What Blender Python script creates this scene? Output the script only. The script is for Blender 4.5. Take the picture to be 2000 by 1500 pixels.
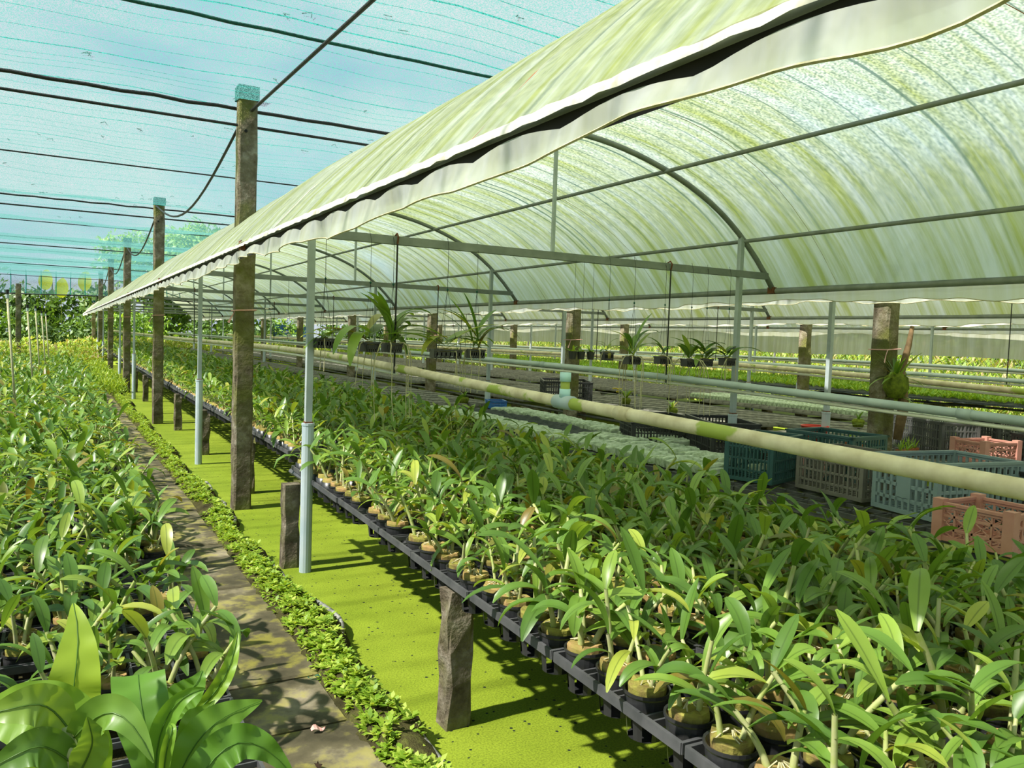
import bpy, math, random
import numpy as np
from mathutils import Vector, Matrix

random.seed(7); rng = np.random.default_rng(7)
PI = math.pi
for o in list(bpy.data.objects): bpy.data.objects.remove(o)
sc = bpy.context.scene
C = sc.collection

# ------------------------------------------------------------------ camera, sky, sun, exposure
CAM = np.array([0, 0, 1.40]); FPX = 1562.08
YAW, PITCH, ROLL = 0.51639, 0.05549, 0.03455
_fw = np.array([math.sin(YAW)*math.cos(PITCH), math.cos(YAW)*math.cos(PITCH), -math.sin(PITCH)])
_r = np.array([math.cos(YAW), -math.sin(YAW), 0]); _u = np.cross(_r, _fw)
CR = math.cos(ROLL)*_r + math.sin(ROLL)*_u; CU = -math.sin(ROLL)*_r + math.cos(ROLL)*_u
cam = bpy.data.cameras.new('camera'); camo = bpy.data.objects.new('camera', cam); C.objects.link(camo)
M = Matrix.Identity(4)
for i in range(3):
    M[i][0] = CR[i]; M[i][1] = CU[i]; M[i][2] = -_fw[i]; M[i][3] = CAM[i]
camo.matrix_world = M
cam.sensor_width = 36; cam.lens = FPX/2000*36; cam.clip_start = .05; cam.clip_end = 400
sc.camera = camo

world = bpy.data.worlds.new('sky'); sc.world = world; world.use_nodes = True
wn = world.node_tree.nodes; wl = world.node_tree.links; wn.clear()
wo = wn.new('ShaderNodeOutputWorld'); bg = wn.new('ShaderNodeBackground')
tc = wn.new('ShaderNodeTexCoord'); mp = wn.new('ShaderNodeMapping'); nz = wn.new('ShaderNodeTexNoise'); cr = wn.new('ShaderNodeValToRGB')
mp.inputs['Scale'].default_value = (1.5, 1.5, 4); nz.inputs['Scale'].default_value = 2.2; nz.inputs['Detail'].default_value = 7
cr.color_ramp.elements[0].position = .34; cr.color_ramp.elements[0].color = (.42, .60, .85, 1)
cr.color_ramp.elements[1].position = .58; cr.color_ramp.elements[1].color = (.92, .96, 1, 1)
wl.new(tc.outputs['Generated'], mp.inputs[0]); wl.new(mp.outputs[0], nz.inputs['Vector']); wl.new(nz.outputs['Fac'], cr.inputs[0])
wl.new(cr.outputs[0], bg.inputs[0]); bg.inputs[1].default_value = .74; wl.new(bg.outputs[0], wo.inputs[0])

sun = bpy.data.lights.new('sun', 'SUN'); suno = bpy.data.objects.new('sun', sun); C.objects.link(suno)
sun.energy = 14; sun.angle = .022; sun.color = (1, .96, .86)
sd = Vector((math.cos(math.radians(50)), .03, -math.sin(math.radians(50))))      # travels towards +X and down
suno.rotation_euler = sd.to_track_quat('-Z', 'Y').to_euler(); suno.location = (-8, 4, 12)
sc.view_settings.view_transform = 'Standard'; sc.view_settings.look = 'None'
sc.view_settings.exposure = 0.2; sc.view_settings.gamma = 1; sc.view_settings.use_curve_mapping = False
sc.cycles.transparent_max_bounces = 20; sc.cycles.max_bounces = 8; sc.cycles.diffuse_bounces = 5; sc.cycles.transmission_bounces = 8

def W(px, py, d):                        # a point of the place: pixel of the 2000x1500 frame at depth d metres
    return CAM + d*(_fw + CR*(px-1000)/FPX + CU*(750-py)/FPX)
def project(P):
    P = np.atleast_2d(P) - CAM; d = P @ _fw
    dd = np.where(d > .05, d, np.nan)
    return 1000+FPX*(P @ CR)/dd, 750-FPX*(P @ CU)/dd, d
def depth(p): return float((np.asarray(p)-CAM) @ _fw)

# ------------------------------------------------------------------ materials
MAT = {}
def mat(name):
    m = bpy.data.materials.new(name); m.use_nodes = True; MAT[name] = m
    n = m.node_tree.nodes; n.clear(); return m, n, m.node_tree.links
def ramp(n, stops):
    r = n.new('ShaderNodeValToRGB'); e = r.color_ramp.elements
    while len(e) < len(stops): e.new(.5)
    for k, (p, c) in enumerate(stops):
        e[k].position = p; e[k].color = (*c, 1)
    return r
def coords(n, l, kind='Object', scale=(1, 1, 1)):
    t = n.new('ShaderNodeTexCoord'); m = n.new('ShaderNodeMapping'); m.inputs['Scale'].default_value = scale
    l.new(t.outputs[kind], m.inputs[0]); return m.outputs[0]
def noise(n, l, vec, scale, detail=4, rough=.55):
    z = n.new('ShaderNodeTexNoise'); z.inputs['Scale'].default_value = scale; z.inputs['Detail'].default_value = detail
    z.inputs['Roughness'].default_value = rough; l.new(vec, z.inputs['Vector']); return z.outputs['Fac']
def math_(n, l, op, a, b):
    m = n.new('ShaderNodeMath'); m.operation = op
    for k, v in enumerate((a, b)):
        if isinstance(v, (int, float)): m.inputs[k].default_value = v
        else: l.new(v, m.inputs[k])
    return m.outputs[0]
def mixc(n, l, f, a, b):
    m = n.new('ShaderNodeMix'); m.data_type = 'RGBA'
    for k, v in ((0, f), (6, a), (7, b)):
        if isinstance(v, tuple): m.inputs[k].default_value = (*v, 1)
        elif isinstance(v, (int, float)): m.inputs[k].default_value = v
        else: l.new(v, m.inputs[k])
    return m.outputs[2]
def finish(n, l, sh):
    o = n.new('ShaderNodeOutputMaterial'); l.new(sh, o.inputs[0])
def bsdf(n, l, col, rough=.6, spec=.4, metal=0, bump=None, bstr=.3, bdist=.01):
    b = n.new('ShaderNodeBsdfPrincipled'); b.inputs['Roughness'].default_value = rough
    b.inputs['Specular IOR Level'].default_value = spec; b.inputs['Metallic'].default_value = metal
    if isinstance(col, tuple): b.inputs['Base Color'].default_value = (*col, 1)
    else: l.new(col, b.inputs['Base Color'])
    if bump is not None:
        k = n.new('ShaderNodeBump'); k.inputs['Strength'].default_value = bstr; k.inputs['Distance'].default_value = bdist
        l.new(bump, k.inputs['Height']); l.new(k.outputs[0], b.inputs['Normal'])
    return b.outputs[0]
def simple(name, col, col2=None, scale=8, rough=.6, spec=.4, metal=0, kind='Object', bump=0):
    m, n, l = mat(name)
    f = noise(n, l, coords(n, l, kind), scale, 5)
    c = ramp(n, [(.35, col), (.68, col2 or tuple(x*.75 for x in col))]); l.new(f, c.inputs[0])
    finish(n, l, bsdf(n, l, c.outputs[0], rough, spec, metal, f if bump else None, bump)); return m
def leafy(name, stops, trans=.35, rough=.38, obj=.5, spec=.45, tcol=(1.5, 1.35, .55)):
    m, n, l = mat(name)
    a = n.new('ShaderNodeAttribute'); a.attribute_name = 'rnd'
    oi = n.new('ShaderNodeObjectInfo')
    f = math_(n, l, 'FRACT', math_(n, l, 'ADD', a.outputs['Fac'], math_(n, l, 'MULTIPLY', oi.outputs['Random'], obj)), 0)
    c = ramp(n, stops); l.new(f, c.inputs[0])
    nv = noise(n, l, coords(n, l, 'Object'), 22, 3)
    c2 = mixc(n, l, math_(n, l, 'MULTIPLY', nv, .35), c.outputs[0], (.10, .19, .015))
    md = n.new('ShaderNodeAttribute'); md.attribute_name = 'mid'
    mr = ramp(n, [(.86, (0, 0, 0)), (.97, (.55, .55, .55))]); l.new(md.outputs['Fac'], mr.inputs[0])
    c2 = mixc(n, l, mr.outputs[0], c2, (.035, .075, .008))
    p = bsdf(n, l, c2, rough, spec)
    t = n.new('ShaderNodeBsdfTranslucent')
    mm = n.new('ShaderNodeMix'); mm.data_type = 'RGBA'; mm.blend_type = 'MULTIPLY'; mm.inputs[0].default_value = 1
    l.new(c2, mm.inputs[6]); mm.inputs[7].default_value = (*tcol, 1); l.new(mm.outputs[2], t.inputs[0])
    x = n.new('ShaderNodeMixShader'); x.inputs[0].default_value = trans
    l.new(p, x.inputs[1]); l.new(t.outputs[0], x.inputs[2]); finish(n, l, x.outputs[0]); return m

leafy('orchid_leaf', [(0, (.060, .135, .022)), (.35, (.100, .200, .032)), (.62, (.155, .275, .042)), (.88, (.25, .36, .055)), (.95, (.40, .44, .07)), (.985, (.20, .12, .03)), (1, (.085, .17, .025))], .32, .38, .5, .5)
leafy('fern_leaf', [(0, (.07, .18, .025)), (.5, (.14, .29, .035)), (.8, (.24, .38, .04)), (1, (.40, .50, .045))], .35, .42, 0.0, .35)
leafy('weed_leaf', [(0, (.15, .28, .02)), (.5, (.30, .44, .04)), (1, (.50, .58, .10))], .35, .5)
leafy('seedling_leaf', [(0, (.12, .26, .02)), (.6, (.22, .38, .03)), (1, (.36, .46, .06))], .35, .5)
leafy('tree_leaf', [(0, (.03, .075, .015)), (.6, (.06, .13, .025)), (1, (.13, .22, .04))], .3, .5)
leafy('bright_tree_leaf', [(0, (.10, .22, .03)), (.6, (.2, .36, .05)), (1, (.36, .5, .08))], .35, .5)
leafy('wild_weed', [(0, (.16, .30, .03)), (.45, (.30, .42, .06)), (.75, (.42, .44, .12)), (.92, (.40, .25, .16)), (1, (.25, .4, .05))], .35, .6)
leafy('banana_leaf', [(0, (.28, .36, .02)), (1, (.40, .46, .03))], .4, .4)
simple('cane', (.30, .36, .09), (.42, .40, .24), 30, .5)
simple('husk', (.33, .21, .09), (.20, .20, .04), 22, .9, .1, kind='Object', bump=.6)
simple('husk_moss', (.25, .24, .05), (.15, .10, .045), 30, .95, .1, bump=.7)
simple('root', (.52, .47, .33), (.34, .32, .16), 40, .7, .2)
simple('pot_plastic', (.018, .019, .021), (.028, .028, .030), 12, .38, .5)
simple('tray_plastic', (.05, .052, .055), (.085, .085, .09), 14, .5, .4)
simple('plug_tray', (.10, .10, .088), (.17, .165, .14), 9, .75, .3, bump=.3)
simple('steel_grey', (.19, .21, .20), (.13, .15, .14), 9, .5, .5)
simple('steel_post', (.33, .38, .40), (.24, .28, .29), 5, .5, .5)
simple('pvc_blue', (.34, .42, .47), (.42, .48, .51), 5, .45, .5)
simple('pvc_cap', (.36, .62, .68), (.45, .66, .70), 6, .45, .5)
simple('pvc_grey', (.36, .42, .42), (.27, .33, .33), 4, .45, .5)
simple('pvc_white', (.74, .74, .68), (.58, .58, .48), 5, .5, .5)
simple('rust', (.16, .06, .03), (.09, .04, .02), 20, .8, .2)
simple('cable_black', (.012, .013, .013), (.02, .02, .02), 20, .6, .3)
simple('rope_green', (.012, .08, .06), (.01, .04, .035), 40, .8, .2)
simple('ribbon', (.62, .30, .27), (.68, .42, .38), 20, .6, .3)
simple('liner', (.02, .022, .02), (.35, .35, .32), 24, .5, .5)
simple('crate_teal', (.025, .075, .075), (.035, .09, .09), 8, .45, .4)
simple('crate_bluegrey', (.17, .23, .245), (.20, .265, .28), 8, .5, .4)
simple('crate_brown', (.115, .11, .095), (.16, .15, .13), 8, .55, .4)
simple('crate_black', (.022, .023, .024), (.035, .036, .037), 8, .45, .4)
simple('crate_charcoal', (.065, .068, .066), (.09, .092, .09), 8, .5, .4)
simple('crate_pink', (.42, .185, .145), (.50, .25, .20), 8, .55, .4)
simple('crate_blue', (.02, .10, .36), (.03, .15, .42), 8, .45, .4)
simple('bucket_red', (.55, .03, .02), (.6, .05, .03), 8, .45, .4)
simple('terracotta', (.36, .12, .05), (.26, .10, .05), 14, .85, .2)
simple('slab_green', (.60, .68, .58), (.24, .31, .18), 16, .7, .3, bump=.3)
simple('net_black', (.022, .03, .03), (.045, .055, .055), 60, .8, .2, bump=.8)
simple('driftwood', (.20, .13, .07), (.11, .075, .04), 18, .9, .1, bump=.6)
simple('moss', (.16, .20, .02), (.07, .09, .015), 30, .95, .1, bump=.8)
simple('petal_yellow', (.70, .55, .06), (.62, .45, .04), 10, .5, .3)
simple('petal_white', (.85, .82, .78), (.78, .68, .70), 10, .5, .3)
simple('tarp_blue', (.04, .12, .45), (.05, .16, .5), 3, .5, .4)
simple('fence_wire', (.16, .16, .14), (.10, .10, .09), 9, .6, .4)
simple('bark', (.10, .075, .05), (.06, .05, .035), 12, .95, .1)
simple('debris', (.05, .03, .02), (.03, .02, .015), 20, .9, .1)

m, n, l = mat('concrete_post')
v = coords(n, l, 'Object'); f1 = noise(n, l, v, 9, 7, .65); f2 = noise(n, l, v, 2.6, 4); f3 = noise(n, l, v, 45, 4)
c = ramp(n, [(.3, (.05, .037, .022)), (.52, (.15, .125, .09)), (.75, (.34, .31, .25))]); l.new(f1, c.inputs[0])
g = ramp(n, [(.46, (0, 0, 0)), (.60, (1, 1, 1))]); l.new(f2, g.inputs[0])
cc = mixc(n, l, math_(n, l, 'MULTIPLY', g.outputs[0], .75), c.outputs[0], (.105, .115, .02))
finish(n, l, bsdf(n, l, cc, .92, .15, 0, math_(n, l, 'ADD', f1, math_(n, l, 'MULTIPLY', f3, .5)), .9, .02))

m, n, l = mat('path_slab')
v = coords(n, l, 'Object'); f1 = noise(n, l, v, 4.5, 6, .6); f2 = noise(n, l, v, 9, 5, .6); f3 = noise(n, l, v, 60, 3)
c = ramp(n, [(.36, (.045, .038, .02)), (.52, (.095, .08, .045)), (.68, (.26, .22, .16))]); l.new(f1, c.inputs[0])
g = ramp(n, [(.5, (0, 0, 0)), (.62, (1, 1, 1))]); l.new(f2, g.inputs[0])
cc = mixc(n, l, math_(n, l, 'MULTIPLY', g.outputs[0], .55), c.outputs[0], (.24, .22, .02))
finish(n, l, bsdf(n, l, cc, .8, .3, 0, math_(n, l, 'ADD', f2, math_(n, l, 'MULTIPLY', f3, .3)), .35, .01))

m, n, l = mat('duckweed')
v = coords(n, l, 'Object'); f1 = noise(n, l, v, 1.3, 4); f2 = noise(n, l, v, 140, 3, .7); f3 = noise(n, l, v, 14, 3)
c = ramp(n, [(.3, (.165, .235, .012)), (.7, (.235, .305, .022))]); l.new(f1, c.inputs[0])
s = ramp(n, [(.34, (.55, .55, .55)), (.6, (1.05, 1.05, 1.05))]); l.new(f2, s.inputs[0])
mm = n.new('ShaderNodeMix'); mm.data_type = 'RGBA'; mm.blend_type = 'MULTIPLY'; mm.inputs[0].default_value = 1
l.new(c.outputs[0], mm.inputs[6]); l.new(s.outputs[0], mm.inputs[7])
vo = n.new('ShaderNodeTexVoronoi'); vo.inputs['Scale'].default_value = 30; l.new(v, vo.inputs['Vector'])
hole = math_(n, l, 'LESS_THAN', vo.outputs['Distance'], .2)
sel = n.new('ShaderNodeSeparateColor'); l.new(vo.outputs['Color'], sel.inputs[0])
hole = math_(n, l, 'MULTIPLY', hole, math_(n, l, 'GREATER_THAN', sel.outputs[0], .62))
hole = math_(n, l, 'MULTIPLY', hole, math_(n, l, 'GREATER_THAN', f3, .45))
cc = mixc(n, l, hole, mm.outputs[2], (.012, .02, .012))
finish(n, l, bsdf(n, l, cc, .75, .2, 0, f2, .4, .004))

m, n, l = mat('soil')
v = coords(n, l, 'Object'); f1 = noise(n, l, v, 7, 7, .7)
c = ramp(n, [(.3, (.02, .016, .009)), (.55, (.06, .055, .02)), (.75, (.14, .16, .03))]); l.new(f1, c.inputs[0])
finish(n, l, bsdf(n, l, c.outputs[0], .95, .1, 0, f1, 1, .04))
m, n, l = mat('field_grass')
v = coords(n, l, 'Object'); f1 = noise(n, l, v, 1.1, 8, .7)
c = ramp(n, [(.35, (.14, .24, .03)), (.55, (.34, .40, .08)), (.72, (.55, .52, .2))]); l.new(f1, c.inputs[0])
finish(n, l, bsdf(n, l, c.outputs[0], .95, .1, 0, f1, 1, .1))

m, n, l = mat('beige_pipe')
v = coords(n, l, 'Object'); f1 = noise(n, l, v, 2.4, 5, .6); f2 = noise(n, l, v, 14, 4)
c = ramp(n, [(.35, (.66, .58, .42)), (.7, (.46, .38, .25))]); l.new(f2, c.inputs[0])
g = ramp(n, [(.575, (0, 0, 0)), (.60, (1, 1, 1))]); l.new(f1, g.inputs[0])
cc = mixc(n, l, g.outputs[0], c.outputs[0], (.30, .36, .06))
finish(n, l, bsdf(n, l, cc, .55, .4))

def film(name, pale, algae, blue, amt, transp):
    m, n, l = mat(name)
    uv = n.new('ShaderNodeUVMap'); uv.uv_map = 'UVMap'
    def mapped(s):
        k = n.new('ShaderNodeMapping'); k.inputs['Scale'].default_value = s; l.new(uv.outputs[0], k.inputs[0]); return k.outputs[0]
    a = noise(n, l, mapped((.55, 7.5, 1)), 1, 6, .62); b = noise(n, l, mapped((.35, .55, 1)), 1, 4); d = noise(n, l, mapped((1.2, 26, 1)), 1, 4)
    s = math_(n, l, 'ADD', math_(n, l, 'MULTIPLY', a, .75), math_(n, l, 'MULTIPLY', d, .25))
    r1 = ramp(n, [(.40, (0, 0, 0)), (.62, (1, 1, 1))]); l.new(s, r1.inputs[0])
    r2 = ramp(n, [(.30, (0, 0, 0)), (.42, (1, 1, 1))]); l.new(b, r2.inputs[0])
    base = mixc(n, l, r2.outputs[0], blue, pale)
    fac = math_(n, l, 'MULTIPLY', math_(n, l, 'MULTIPLY', r1.outputs[0], amt), math_(n, l, 'ADD', math_(n, l, 'MULTIPLY', r2.outputs[0], .75), .25))
    col = mixc(n, l, fac, base, algae)
    df = n.new('ShaderNodeBsdfDiffuse'); tl = n.new('ShaderNodeBsdfTranslucent'); gl = n.new('ShaderNodeBsdfGlossy'); tr = n.new('ShaderNodeBsdfTransparent')
    gl.inputs['Roughness'].default_value = .35
    l.new(col, df.inputs[0]); l.new(col, tl.inputs[0]); l.new(col, tr.inputs[0])
    x = n.new('ShaderNodeMixShader'); x.inputs[0].default_value = .62; l.new(df.outputs[0], x.inputs[1]); l.new(tl.outputs[0], x.inputs[2])
    y = n.new('ShaderNodeMixShader'); y.inputs[0].default_value = .05; l.new(x.outputs[0], y.inputs[1]); l.new(gl.outputs[0], y.inputs[2])
    z = n.new('ShaderNodeMixShader'); z.inputs[0].default_value = transp; l.new(y.outputs[0], z.inputs[1]); l.new(tr.outputs[0], z.inputs[2])
    finish(n, l, z.outputs[0])
film('roof_film', (.64, .69, .62), (.41, .46, .15), (.62, .72, .75), 1.0, .06)
film('valance_film', (.74, .77, .76), (.60, .62, .36), (.77, .82, .85), .5, .06)
film('curtain_film', (.52, .53, .46), (.36, .37, .22), (.56, .57, .52), .8, .12)
simple('hem_white', (.62, .61, .55), (.45, .41, .30), 24, .6, .3)
simple('opening_shade', (.008, .009, .009), (.012, .012, .012), 10, .7, .2)

def net(name, thread, lo, hi, wscale):
    m, n, l = mat(name)
    v = coords(n, l, 'Object'); f = noise(n, l, v, wscale, 2, .7); g = noise(n, l, v, 3.0, 4, .6); h = noise(n, l, coords(n, l, 'Object', (1, .25, 1)), wscale*2.2, 1)
    s = math_(n, l, 'ADD', math_(n, l, 'MULTIPLY', f, .55), math_(n, l, 'MULTIPLY', h, .45))
    r = ramp(n, [(.455, (lo,)*3), (.545, (hi,)*3)]); l.new(s, r.inputs[0])
    fac = math_(n, l, 'ADD', r.outputs[0], math_(n, l, 'MULTIPLY', math_(n, l, 'SUBTRACT', g, .5), .3))
    df = n.new('ShaderNodeBsdfDiffuse'); tl = n.new('ShaderNodeBsdfTranslucent'); tr = n.new('ShaderNodeBsdfTransparent')
    for k in (df, tl): k.inputs[0].default_value = (*thread, 1)
    x = n.new('ShaderNodeMixShader'); x.inputs[0].default_value = .6; l.new(df.outputs[0], x.inputs[1]); l.new(tl.outputs[0], x.inputs[2])
    z = n.new('ShaderNodeMixShader'); l.new(fac, z.inputs[0]); l.new(tr.outputs[0], z.inputs[1]); l.new(x.outputs[0], z.inputs[2])
    finish(n, l, z.outputs[0])
net('shade_net', (.10, .27, .265), .06, .86, 110)
net('net_cap', (.008, .09, .07), .75, .97, 75)
net('net_curtain', (.10, .26, .26), .25, .55, 60)
net('net_seam', (.03, .34, .30), .8, .95, 40)

# ------------------------------------------------------------------ mesh helpers
class MB:
    def __init__(s): s.v = []; s.f = []
    def add(s, V, F):
        o = len(s.v); s.v.extend([tuple(map(float, p)) for p in V]); s.f.extend([tuple(i+o for i in q) for q in F]); return s
    def box(s, c, d, R=None):
        V = np.array([[x, y, z] for x in (-.5, .5) for y in (-.5, .5) for z in (-.5, .5)])*np.array(d)
        if R is not None: V = V @ np.array(R).T
        return s.add(V+np.array(c), [(0, 1, 3, 2), (4, 6, 7, 5), (0, 4, 5, 1), (2, 3, 7, 6), (0, 2, 6, 4), (1, 5, 7, 3)])
    def bar(s, a, b, w, h=None):
        a = np.array(a, float); b = np.array(b, float); d = b-a; L = np.linalg.norm(d); d /= L
        up = np.array([0, 0, 1.]) if abs(d[2]) < .95 else np.array([1., 0, 0])
        x = np.cross(d, up); x /= np.linalg.norm(x); z = np.cross(x, d)
        return s.box((a+b)/2, (w, L, h or w), np.stack([x, d, z], 1))
    def tube(s, pts, r, k=8, caps=True):
        P = np.array(pts, float); n = len(P); rr = np.broadcast_to(np.array(r, float), (n,))
        T = np.gradient(P, axis=0); T /= np.linalg.norm(T, axis=1)[:, None]+1e-12
        up = np.array([0, 0, 1.]) if abs(T[0][2]) < .9 else np.array([1., 0, 0])
        x = np.cross(T[0], up); x /= np.linalg.norm(x); V = []
        for i in range(n):
            x = x-T[i]*(x @ T[i]); x /= np.linalg.norm(x); y = np.cross(T[i], x)
            for j in range(k):
                a = 2*PI*j/k; V.append(P[i]+rr[i]*(math.cos(a)*x+math.sin(a)*y))
        F = [(i*k+j, i*k+(j+1) % k, (i+1)*k+(j+1) % k, (i+1)*k+j) for i in range(n-1) for j in range(k)]
        if caps: F += [tuple(range(k-1, -1, -1)), tuple((n-1)*k+j for j in range(k))]
        return s.add(V, F)
    def lathe(s, prof, k=20, c=(0, 0, 0), skip=None):
        V = [(c[0]+r*math.cos(2*PI*j/k), c[1]+r*math.sin(2*PI*j/k), c[2]+z) for r, z in prof for j in range(k)]
        F = [(i*k+j, i*k+(j+1) % k, (i+1)*k+(j+1) % k, (i+1)*k+j) for i in range(len(prof)-1) for j in range(k) if not (skip and skip(i, j))]
        return s.add(V, F)
    def grid(s, fn, nu, nv):
        V = [fn(i/nu, j/nv) for i in range(nu+1) for j in range(nv+1)]
        F = [(i*(nv+1)+j, (i+1)*(nv+1)+j, (i+1)*(nv+1)+j+1, i*(nv+1)+j+1) for i in range(nu) for j in range(nv)]
        return s.add(V, F)
    def mesh(s, name, mats, smooth=False, rnd=None, uv=None, midx=None):
        me = bpy.data.meshes.new(name); me.from_pydata(s.v, [], s.f)
        return dress(me, mats, smooth, rnd, uv, midx)
    def obj(s, name, mats, parent=None, **k):
        return put(name, s.mesh(name, mats, **k), parent)
def dress(me, mats, smooth=False, rnd=None, uv=None, midx=None, mid=None):
    if mid is not None:
        a = me.attributes.new('mid', 'FLOAT', 'POINT'); a.data.foreach_set('value', np.asarray(mid, np.float32))
    for q in (mats if isinstance(mats, (list, tuple)) else [mats]): me.materials.append(MAT[q])
    if smooth: me.polygons.foreach_set('use_smooth', np.ones(len(me.polygons), bool))
    if rnd is not None:
        a = me.attributes.new('rnd', 'FLOAT', 'POINT')
        a.data.foreach_set('value', np.broadcast_to(np.asarray(rnd, np.float32), (len(me.vertices),)).copy())
    if uv is not None:
        u = me.uv_layers.new(name='UVMap'); li = np.empty(len(me.loops), np.int32); me.loops.foreach_get('vertex_index', li)
        u.data.foreach_set('uv', np.asarray(uv, np.float32)[li].ravel())
    if midx is not None: me.polygons.foreach_set('material_index', np.asarray(midx, np.int32))
    me.update(); return me
def quadmesh(name, V, F, mats, smooth=False, rnd=None, midx=None, mid=None):
    """large meshes straight from numpy: V (n,3), F (m,4)"""
    me = bpy.data.meshes.new(name); V = np.asarray(V, np.float32); F = np.asarray(F, np.int32)
    me.vertices.add(len(V)); me.vertices.foreach_set('co', V.ravel())
    me.loops.add(F.size); me.loops.foreach_set('vertex_index', F.ravel())
    me.polygons.add(len(F)); me.polygons.foreach_set('loop_start', np.arange(len(F), dtype=np.int32)*4)
    me.update(calc_edges=True); return dress(me, mats, smooth, rnd, None, midx, mid)
def put(name, data, parent=None, loc=None, rz=None, scale=None):
    o = bpy.data.objects.new(name, data); C.objects.link(o)
    if parent is not None: o.parent = parent
    if loc is not None: o.location = tuple(float(q) for q in loc)
    if rz is not None: o.rotation_euler = (0, 0, rz)
    if scale is not None: o.scale = (scale,)*3 if isinstance(scale, (int, float)) else scale
    return o
def tag(o, label=None, cat=None, group=None, kind=None):
    if label: o['label'] = label
    if cat: o['category'] = cat
    if group: o['group'] = group
    if kind or cat: o['kind'] = kind or 'thing'
    return o
def thing(name, label, cat, loc=(0, 0, 0), rz=0, group=None, scale=None):
    return tag(put(name, None, None, loc, rz, scale), label, cat, group)
def dup(root, loc, rz, label, group=None, parent=None):
    r = root.copy(); C.objects.link(r); r.location = loc; r.rotation_euler = (0, 0, rz); r['label'] = label
    if group: r['group'] = group
    for ch in root.children:
        c = ch.copy(); C.objects.link(c); c.parent = r
        for g in ch.children:
            d = g.copy(); C.objects.link(d); d.parent = c
    return r
ORD = 'first second third fourth fifth sixth seventh eighth ninth tenth eleventh twelfth thirteenth fourteenth fifteenth sixteenth seventeenth eighteenth nineteenth twentieth'.split()
def ordn(i):
    if i < 20: return ORD[i]
    t = ['twenty', 'thirty', 'forty', 'fifty', 'sixty', 'seventy', 'eighty', 'ninety'][(i+1)//10-2]; r = (i+1) % 10
    return (t+'-'+ORD[r-1]) if r else t[:-1]+'ieth'
def RZ(a): return np.array([[math.cos(a), -math.sin(a), 0], [math.sin(a), math.cos(a), 0], [0, 0, 1]])

# ------------------------------------------------------------------ ground, water, path
def plane(name, x0, x1, y0, y1, z, m, nx=1, ny=1, amp=0):
    def fn(a, b):
        x = x0+(x1-x0)*a; y = y0+(y1-y0)*b
        return (x, y, z+(amp*(math.sin(x*7.3+y*3.1)+math.sin(y*11.7-x*4.9)) if amp else 0))
    return tag(MB().grid(fn, nx, ny).obj(name, m), kind='structure')
plane('floor', -60, 140, -40, 160, -.25, 'field_grass')
plane('pond_water', 1.0, 14.3, -3, 37, 0, 'duckweed')
plane('bed_soil', -9, .98, -3, 34, .0, 'soil', 40, 80, .012)
path = tag(MB().box((.66, 16, -.03), (.56, 38, .05)).obj('path', 'soil'), kind='structure')
ys = [.9, 1.45, 2.06, 2.66, 3.07, 4.30, 4.72, 5.24]
while ys[-1] < 30: ys.append(ys[-1]+random.choice([.5, .52, .58]))
for i in range(len(ys)-1):
    a, b = ys[i]+.008, ys[i+1]-.008; jx = random.uniform(-.015, .015); dz = random.uniform(-.006, .006)
    mb = MB()
    V = []
    for z, ins in ((0.0, 0), (.042+dz, 0), (.05+dz, .008)):
        V += [(.40+jx+ins, a+ins, z), (.905+jx-ins, a+ins, z), (.905+jx-ins, b-ins, z), (.40+jx+ins, b-ins, z)]
    F = [(k*4+q, k*4+(q+1) % 4, k*4+4+(q+1) % 4, k*4+4+q) for k in range(2) for q in range(4)]+[(8, 9, 10, 11)]
    mb.add(V, F).obj('slab', 'path_slab', path)

# soil bank between path and water, with its weeds
def bank_edge(y): return 1.13+.035*math.sin(y*2.1)+.03*math.sin(y*5.3+1)+.012*math.sin(y*13)
def bank_fn(a, b):
    y = -1+36*b; e = bank_edge(y); x = .88+(e+.03-.88)*a
    z = .035+.05*math.sin(PI*min(1, a*1.15))-.13*max(0, a-.78)/.22 + .012*math.sin(y*23+a*9)+.01*math.sin(y*41-a*17)
    return (x, y, z)
tag(MB().grid(bank_fn, 8, 420).obj('soil_bank', 'soil', smooth=True), kind='structure')
mb = MB()
for y0, y1 in ((1.9, 2.9), (3.2, 4.6), (5.0, 7.6)):
    mb.tube([(bank_edge(y)-.055+.02*math.sin(y*9), y, .055+.012*math.sin(y*7)) for y in np.linspace(y0, y1, 18)], .011, 6)
tag(mb.obj('pond_liner', 'liner', smooth=True), 'torn black pond liner edge showing through the weeds beside the path', 'liner')

def rosettes(pts, nl, L, Wd, up, rnd_lo=0, rnd_hi=1, seg=1):
    """small leafy plants: arrays of diamond leaves"""
    P = np.repeat(np.asarray(pts, float), nl, 0); n = len(P)
    az = rng.uniform(0, 2*PI, n); el = rng.uniform(*up, n); ll = rng.uniform(*L, n); ww = ll*Wd
    d = np.stack([np.cos(az)*np.cos(el), np.sin(az)*np.cos(el), np.sin(el)], 1); sdv = np.stack([-np.sin(az), np.cos(az), np.zeros(n)], 1)
    dz = np.array([0, 0, 1.])
    b = P; m1 = P+d*(ll*.5)[:, None]+sdv*(ww/2)[:, None]; m2 = P+d*(ll*.5)[:, None]-sdv*(ww/2)[:, None]; t = P+d*ll[:, None]-dz*(ll*.18)[:, None]
    V = np.stack([b, m1, t, m2], 1).reshape(-1, 3); F = np.arange(4*n).reshape(-1, 4)
    return V, F, np.repeat(rng.uniform(rnd_lo, rnd_hi, n), 4)
pts = []
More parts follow.
